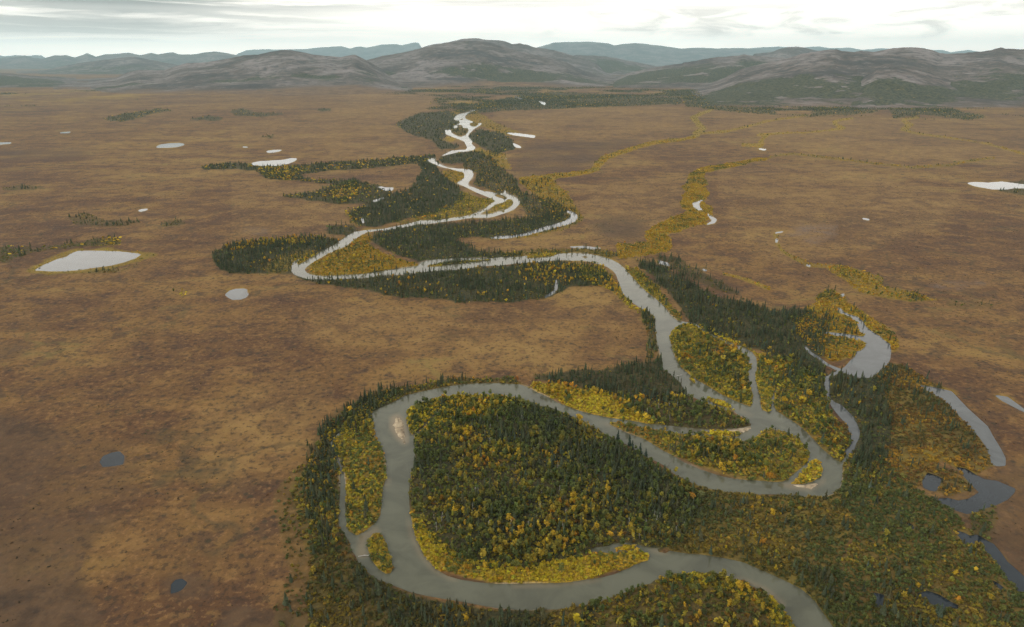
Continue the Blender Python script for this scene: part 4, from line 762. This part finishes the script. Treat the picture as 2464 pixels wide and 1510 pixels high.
# ------------------------------------------------------------------ plants: templates
def spruce_tpl(tiers, sides, seed, jag=.22, full=False):
    r_ = np.random.default_rng(seed); V_ = []; Fc = []
    lean = r_.normal(0, .03, 2)
    for t in range(tiers):
        z0 = .06 + .94 * (t / tiers) ** .95; z1 = min(1.0, z0 + 1.55 * (.94 / tiers) + (.0 if t < tiers - 1 else .2))
        if t == tiers - 1: z1 = 1.0
        rad = .150 * (1 - t / tiers) ** .80 * (.85 + .3 * r_.random())
        a0 = r_.random() * 6.28; b = len(V_)
        for k in range(sides):
            a = a0 + 6.2832 * k / sides; rr = rad * (1 + jag * r_.normal()) * (1.1 if k % 2 else .82)
            V_.append((rr * math.cos(a) + lean[0] * z0, rr * math.sin(a) + lean[1] * z0, z0 - .02 * (k % 2) + .012 * r_.normal()))
        V_.append((lean[0] * z1, lean[1] * z1, z1))
        for k in range(sides): Fc.append((b + k, b + (k + 1) % sides, b + sides))
    return np.array(V_), np.array(Fc)
ICO_V = np.array([(0, .526, .851), (0, -.526, .851), (0, .526, -.851), (0, -.526, -.851), (.526, .851, 0), (-.526, .851, 0), (.526, -.851, 0), (-.526, -.851, 0), (.851, 0, .526), (.851, 0, -.526), (-.851, 0, .526), (-.851, 0, -.526)])
ICO_F = np.array([(0, 1, 8), (0, 10, 1), (0, 8, 4), (0, 5, 10), (0, 4, 5), (3, 2, 9), (3, 11, 2), (3, 9, 6), (3, 7, 11), (3, 6, 7), (1, 6, 8), (8, 6, 9), (8, 9, 4), (4, 9, 2), (4, 2, 5), (5, 2, 11), (5, 11, 10), (10, 11, 7), (10, 7, 1), (1, 7, 6)])
def leafy_tpl(nleaf, seed, rx, z0, z1, leaf, core=.62):
    """crown of leaf clumps round a ragged core; unit height"""
    r_ = np.random.default_rng(seed); V_ = []; Fc = []
    zc_, rz = (z0 + z1) / 2, (z1 - z0) / 2
    if core > 0:
        c = ICO_V * (1 + .28 * r_.normal(size=(12, 1))) * core
        V_ += [(x * rx, y * rx, zc_ + z * rz) for x, y, z in c]; Fc += [tuple(f) for f in ICO_F]
    for _ in range(nleaf):
        d_ = r_.normal(size=3); d_ /= np.linalg.norm(d_); rr = .45 + .75 * r_.random() ** .8
        if d_[2] < -.3: d_[2] *= -.6
        c = np.array((d_[0] * rx * rr, d_[1] * rx * rr, zc_ + d_[2] * rz * rr))
        a = r_.normal(size=3); a -= d_ * a.dot(d_) * .5; a /= np.linalg.norm(a); b_ = np.cross(a, d_ + .4 * r_.normal(size=3)); b_ /= np.linalg.norm(b_)
        s1, s2 = leaf * (.6 + .7 * r_.random()), leaf * (.5 + .6 * r_.random()); k = len(V_)
        V_ += [tuple(c - a * s1), tuple(c + b_ * s2 - d_ * leaf * .25), tuple(c + a * s1), tuple(c - b_ * s2 + d_ * leaf * .25)]
        Fc += [(k, k + 1, k + 2), (k, k + 2, k + 3)]
    return np.array(V_), np.array(Fc)
TPL = {
 'spruce': [[spruce_tpl(6, 7, s) for s in range(8)], [spruce_tpl(3, 5, 20 + s) for s in range(6)], [spruce_tpl(1, 4, 40 + s, .1) for s in range(4)]],
 'birch': [[leafy_tpl(40, s, .205, .12, 1.0, .10) for s in range(8)], [leafy_tpl(12, 20 + s, .22, .1, 1.0, .16, .75) for s in range(6)], [leafy_tpl(3, 40 + s, .24, .05, 1.0, .32, .0) for s in range(5)]],
 'willow': [[leafy_tpl(28, 70 + s, .62, .0, 1.0, .25, .6) for s in range(8)], [leafy_tpl(6, 90 + s, .68, .0, 1.0, .42, .8) for s in range(6)], [leafy_tpl(3, 110 + s, .8, .0, 1.0, .62, .0) for s in range(5)]],
}
HGT = {'spruce': (8.2, 2.6), 'birch': (5.8, 1.6), 'willow': (1.55, .45)}
LODD = {'spruce': (680, 1700), 'birch': (720, 1500), 'willow': (560, 1050)}
POOL = {}
for kind in trees:
    a = np.concatenate(trees[kind])
    n = len(a); u, v = a[:, 0], a[:, 1]; x, y = ground(u, v)
    h = np.clip(rng.normal(HGT[kind][0], HGT[kind][1], n), HGT[kind][0] * .45, HGT[kind][0] * 1.6)
    if kind == 'spruce':   # open wet ground grows smaller trees
        rus = bil(RUSc, u, v); h *= 1 - .18 * np.clip(rus, 0, 1)
    if kind == 'spruce': h *= np.where(rng.random(n) < .28, rng.uniform(.45, .75, n), 1)
    dist = np.sqrt(x * x + y * y + CAM_H ** 2); dep = y * CP + CAM_H * SP
    hp = h * F / dep * (y / np.hypot(y, CAM_H))          # height in picture units
    tops = bil(WAT, u, v - hp * .75)
    ok = ~((tops > .4) & (rng.random(n) < (.55 if kind != 'willow' else .35)))
    z = bil(HR, u, v); ok &= z > .15
    grow = np.clip(dist / 1600, 1, 1.8) ** .5
    wide = grow * (1 if kind == 'spruce' else 1.05) * np.clip(rng.normal(1, .26 if kind == 'spruce' else .18, n), .6, 1.7)
    POOL[kind] = {k: q_[ok] for k, q_ in dict(u=u, v=v, x=x, y=y, z=z, h=h, hp=hp, dist=dist, wide=wide, col=a[:, 2:5], zi=a[:, 5].astype(int)).items()}
    print(kind, ok.sum())
def vary(c, n, amt=.16):
    return np.clip(c * np.exp(rng.normal(0, amt, (n, 1))) * np.exp(rng.normal(0, amt * .35, (n, 3))), .004, .7)
def merged(kind, P_, name, label, cat):
    V_, Fc, Cc = [], [], []; off = 0
    lod = np.digitize(P_['dist'], LODD[kind])
    for L_ in range(3):
        tp = TPL[kind][L_]; pick = rng.integers(0, len(tp), len(lod))
        for k, (tv, tf) in enumerate(tp):
            s_ = np.where((lod == L_) & (pick == k))[0]
            if len(s_) == 0: continue
            an = rng.random(len(s_)) * 6.283; ca, sa = np.cos(an), np.sin(an)
            h = P_['h'][s_]; wd = h * P_['wide'][s_]; st_ = np.exp(rng.normal(0, .06 if kind == 'spruce' else .24, (len(s_), 1)))
            X = (tv[None, :, 0] * st_ * ca[:, None] - tv[None, :, 1] / st_ * sa[:, None]) * wd[:, None] + P_['x'][s_][:, None]
            Y = (tv[None, :, 0] * st_ * sa[:, None] + tv[None, :, 1] / st_ * ca[:, None]) * wd[:, None] + P_['y'][s_][:, None]
            Z = tv[None, :, 2] * h[:, None] + P_['z'][s_][:, None] - .1
            V_.append(np.stack([X, Y, Z], -1).reshape(-1, 3).astype(np.float32))
            Fc.append((tf[None] + (np.arange(len(s_)) * len(tv))[:, None, None] + off).reshape(-1, 3)); off += len(s_) * len(tv)
            c = vary(P_['col'][s_], len(s_)); sh_ = np.exp(np.random.default_rng(k).normal(0, .22, (1, len(tv), 1))); Cc.append((c[:, None, :] * sh_).reshape(-1, 3))
    o = mesh_np(name, np.concatenate(V_), np.concatenate(Fc), M_LEAF, 'stuff', label, cat, colors={'Col': np.concatenate(Cc)})
    open('/tmp/log','a').write(f'{name} {sum(len(f) for f in Fc)} tris\n')

def tundra_scrub():
    m = (1 - np.clip(FOR + YEL + RUS, 0, 1)) * (WB < .02); m = (m * (blur(WAT, 3, 2) < .01) * (GY < 2600)).astype(np.float32)
    cl_ = sstep(fbm(GX, GY, 70., 4, 411, .6), .48, .66)
    trees['scrub'] = []; sample(m * (.12 + cl_), U0, V0, 1.1 / 1.0, 'scrub', 0, [((.040, .034, .017), .45), ((.085, .050, .022), .30), ((.075, .075, .022), .12), ((.20, .13, .03), .13)])
    a = np.concatenate(trees['scrub']); n = len(a); x, y = ground(a[:, 0], a[:, 1])
    return dict(x=x, y=y, z=bil(HR, a[:, 0], a[:, 1]), h=rng.uniform(.35, .9, n), wide=rng.uniform(.8, 1.9, n), dist=np.hypot(np.hypot(x, y), CAM_H), col=a[:, 2:5])
DM['scrub'] = 1.0; TPL['scrub'] = [TPL['willow'][1], TPL['willow'][2], TPL['willow'][2]]; LODD['scrub'] = (480, 700)
merged('scrub', tundra_scrub(), 'dwarf_shrub_cover', 'scattered dark dwarf shrubs dotting the open brown tundra', 'dwarf shrubs')
# the 300 of each kind that show largest stand as single plants, the rest as one mass
def trunk_mesh(name, h, r0, seed, m, limbs=0):
    r_ = np.random.default_rng(seed); V_ = []; Fc = []
    def tube(p0, p1, a, b_, n=5):
        p0, p1 = np.array(p0, float), np.array(p1, float); d_ = (p1 - p0) / np.linalg.norm(p1 - p0)
        s_ = np.cross(d_, (.3, .9, .1)); s_ /= np.linalg.norm(s_); t_ = np.cross(d_, s_); k0 = len(V_)
        for c, r in ((p0, a), (p1, b_)):
            for k in range(n):
                q_ = c + r * (math.cos(6.2832 * k / n) * s_ + math.sin(6.2832 * k / n) * t_); V_.append(tuple(q_))
        for k in range(n): Fc.append((k0 + k, k0 + (k + 1) % n, k0 + n + (k + 1) % n, k0 + n + k))
    p = np.array((0, 0, -.3)); 
    for s_ in range(4):
        nx = np.array((r_.normal(0, .05) * h * .2, r_.normal(0, .05) * h * .2, (s_ + 1) / 4 * h)); tube(p, nx, r0 * (1 - s_ * .24), r0 * (1 - (s_ + 1) * .235)); p = nx
    for k in range(limbs):
        z = h * (.3 + .6 * r_.random()); a = r_.random() * 6.28; L_ = h * .22 * (1.2 - z / h)
        tube((0, 0, z), (L_ * math.cos(a), L_ * math.sin(a), z + L_ * .7), r0 * .35, r0 * .1, 4)
    return mesh_np(name, np.array(V_), np.array(Fc), m, link=False)
KN = {'spruce': ('spruce_tree', 'spruce', 'dark green narrow spruce'), 'birch': ('birch_tree', 'birch', None), 'willow': ('willow_shrub', 'shrub', None)}
def hue(c):
    r, g, b_ = c
    if r > .27 and g / r < .55: return 'orange', 'orange'
    if r > .24: return 'golden yellow', 'golden'
    if r > 1.35 * g: return 'rusty brown', 'rusty'
    if r > .95 * g: return 'olive', 'olive'
    return 'green', 'green'
IND = []
for kind in ('spruce', 'birch', 'willow'):
    P_ = POOL[kind]; vis = (P_['u'] > 2) & (P_['u'] < 2462) & (P_['v'] < 1506) & (P_['v'] - P_['hp'] > 2)
    size = np.where(vis, P_['hp'] * P_['wide'] ** .5, -1); pick = np.argsort(-size)[:300]
    rest = np.ones(len(size), bool); rest[pick] = False
    name, cat, _ = KN[kind]
    # detailed shared crowns, one set per colour family
    protos = {}
    trunks = [trunk_mesh('trunk', .93 if kind == 'spruce' else .8 if kind == 'birch' else .5, .02, 5 + k, M_BARK, 0 if kind == 'spruce' else 6) for k in range(2)]
    for i in pick:
        c = P_['col'][i]; key = tuple(np.round(c, 3)); k = int(rng.integers(0, 3))
        if (key, k) not in protos:
            if kind == 'spruce': tv, tf = spruce_tpl(9, 10, 200 + k, .2)
            elif kind == 'birch': tv, tf = leafy_tpl(90, 200 + k, .21, .12, 1.0, .075, .6)
            else: tv, tf = leafy_tpl(70, 230 + k, .62, .0, 1.0, .17, .55)
            cc = np.tile(np.array(key)[None], (len(tv), 1)) * np.exp(np.random.default_rng(k).normal(0, .14, (len(tv), 1)))
            protos[(key, k)] = mesh_np('crown', tv, tf, M_LEAF, colors={'Col': cc}, link=False)
        e = bpy.data.objects.new(name, None); COL.objects.link(e); e.empty_display_size = .5
        e.location = (P_['x'][i], P_['y'][i], P_['z'][i] - .1); e.rotation_euler = (0, 0, float(rng.random() * 6.28))
        s_ = float(P_['h'][i]); w_ = s_ * float(P_['wide'][i]); q_ = 1.0 if kind == 'spruce' else float(np.exp(rng.normal(0, .22))); e.scale = (w_ * q_, w_ / q_, s_)
        zn = ZNAMES[P_['zi'][i]]; hn, hs = hue(c)
        what = 'dark green narrow spruce' if kind == 'spruce' else f'{hn} leafy birch' if kind == 'birch' else f'{hn} rounded willow shrub'
        grp = ('spruces ' if kind == 'spruce' else f'{hs} birches ' if kind == 'birch' else f'{hs} shrubs ') + zn
        tag(e, None, what + ' ' + zn, cat, grp)
        for nm, me in (('crown', protos[(key, k)]), ('trunk', trunks[k % 2])):
            o = bpy.data.objects.new(nm, me); COL.objects.link(o); o.parent = e
    sub = {k: q_[rest] for k, q_ in P_.items()}
    merged(kind, sub, *{'spruce': ('spruce_forest', 'mass of dark spruces in belts and stands along the river', 'forest'),
                        'birch': ('birch_woods', 'mass of green and golden birches in the river woods', 'woods'),
                        'willow': ('willow_thicket', 'low yellow, olive and rusty shrubs covering banks and islands', 'shrubs')}[kind])

# ------------------------------------------------------------------ single odd things: snags, driftwood, bare trunks
def log_thing(name, u, v, ang, L_, tilt, label, r0=.28, cat='log', group=None, m=M_PALE):
    me = trunk_mesh(name, L_, r0, int(u), m, 5); o = bpy.data.objects.new(name, me); COL.objects.link(o)
    x, y = ground(u, v); o.location = (float(x), float(y), max(.1, float(bil(HR, u, v))) + .1)
    o.rotation_euler = (0, tilt, ang); tag(o, None, label, cat, group); return o
log_thing('leaning_snag', 1606, 1124, R(20), 9.5, R(38), 'dark bare snag leaning over the middle channel', .2, 'dead tree', None, M_BARK)
log_thing('driftwood_log', 863, 1340, R(8), 16, R(87), 'long driftwood log reaching from the left bank toward the oval island')
log_thing('driftwood_log', 876, 1337, R(-12), 9, R(87), 'short driftwood log just off the small oval island')
log_thing('driftwood_log', 1362, 616, R(10), 16, R(86), 'stranded log in the middle reach between islets', .4)
log_thing('driftwood_log', 1627, 906, R(15), 9, R(84), 'fallen trunk in the water at the spruce spit shore')
log_thing('fallen_log', 1807, 1288, R(5), 8, R(86), 'pale fallen trunk lying in the rusty scrub')
bt = [trunk_mesh('bare_trunk', 1.0, .018, 60 + k, M_PALE, 7) for k in range(3)]
for k in range(64):
    u = rng.uniform(1010, 1420) if k < 46 else rng.uniform(1500, 1720); v = rng.uniform(1010, 1290) if k < 46 else rng.uniform(1250, 1300) if k < 54 else rng.uniform(965, 1020)
    if bil(WB, u, v - 14) > .05 or bil(FORc, u, v) < .3: continue
    o = bpy.data.objects.new('bare_trunk', bt[k % 3]); COL.objects.link(o); x, y = ground(u, v); h = float(rng.uniform(6, 9.5))
    o.location = (float(x), float(y), float(bil(HR, u, v))); o.scale = (h * 1.1, h * 1.1, h); o.rotation_euler = (rng.normal(0, .05), rng.normal(0, .05), rng.random() * 6.28)
    if k < 54: tag(o, None, 'pale bare dead trunk standing among the trees of the big river loop', 'dead tree', 'bare dead trunks of the big river loop')
    else: tag(o, None, 'pale bare dead trunk standing in the woods of the spruce spit', 'dead tree', 'bare dead trunks of the spruce spit')
def lone(kind, u, v, h, col, label, seed, name, cat, w_=1.0):
    if kind == 'birch': tv, tf = leafy_tpl(110, seed, .30, .12, 1.0, .085, .6)
    else: tv, tf = spruce_tpl(10, 10, seed, .2)
    e = bpy.data.objects.new(name, None); COL.objects.link(e); x, y = ground(u, v); e.location = (float(x), float(y), float(bil(HR, u, v)) - .1); e.scale = (h * w_, h * w_, h)
    tag(e, None, label, cat)
    cc = np.tile(np.array(col)[None], (len(tv), 1)) * np.exp(np.random.default_rng(seed).normal(0, .15, (len(tv), 1)))
    mesh_np('crown', tv, tf, M_LEAF, colors={'Col': cc}, parent=e)
    o = bpy.data.objects.new('trunk', trunk_mesh('trunk', .85, .02, seed, M_BARK, 5)); COL.objects.link(o); o.parent = e
lone('birch', 1243, 921, 7.5, (.42, .17, .03), 'lone orange birch at the top bank where the spruce belt ends', 301, 'birch_tree', 'birch')
lone('birch', 1163, 1352, 10, (.40, .30, .04), 'tall pale yellow tree standing out above the lower willow rim', 302, 'birch_tree', 'birch', .85)
lone('birch', 1664, 1207, 7.5, (.46, .24, .03), 'bright gold birch alone in the rusty scrub', 303, 'birch_tree', 'birch', 1.1)
lone('birch', 1687, 1202, 6.5, (.16, .17, .06), 'pale green round tree beside the bright gold birch', 304, 'birch_tree', 'birch', 1.4)
lone('birch', 1767, 1116, 8.5, (.44, .22, .03), 'tall orange gold birch on the teardrop island', 305, 'birch_tree', 'birch', .8)
lone('birch', 1366, 952, 9, (.44, .24, .03), 'tall gold birch at the upper edge of the golden shore', 306, 'birch_tree', 'birch', .75)
for k, (u, v, h) in enumerate(((1486, 1062, 12), (1515, 1073, 13.5), (1521, 1083, 10), (1540, 1091, 11), (1555, 1098, 10))):
    lone('spruce', u, v, h, (.034, .052, .033), ['stout spruce standing first from the left on the loop bank', 'tallest spruce on the river edge of the big loop', 'short spruce close beside the tallest bank spruce', 'spruce at the water just right of the tallest pair', 'last single spruce on the outer loop bank'][k], 320 + k, 'spruce_tree', 'spruce', 1.15)

# ------------------------------------------------------------------ haze
hb_ = bpy.data.meshes.new('haze'); x_, y0_, y1_, z0_, z1_ = 95000, -3000, 80000, -12.0, 2300.0
vs_ = [(sx_ * x_, yy, zz) for zz in (z0_, z1_) for yy in (y0_, y1_) for sx_ in (-1, 1)]
hb_.from_pydata(vs_, [], [(0, 2, 3, 1), (4, 5, 7, 6), (0, 1, 5, 4), (2, 6, 7, 3), (0, 4, 6, 2), (1, 3, 7, 5)])
ho = bpy.data.objects.new('haze', hb_); COL.objects.link(ho); tag(ho, 'stuff', 'thin blue haze lying over the plain and mountains', 'haze')
hm = bpy.data.materials.new('haze'); hm.use_nodes = True; n = NT(hm.node_tree)
pv = n.n('ShaderNodeVolumePrincipled'); pv.inputs['Color'].default_value = (.58, .86, .95, 1); pv.inputs['Density'].default_value = 1.5e-5; pv.inputs['Anisotropy'].default_value = .15
oo = n.n('ShaderNodeOutputMaterial'); n.put(oo.inputs['Volume'], pv.outputs[0]); hb_.materials.append(hm)
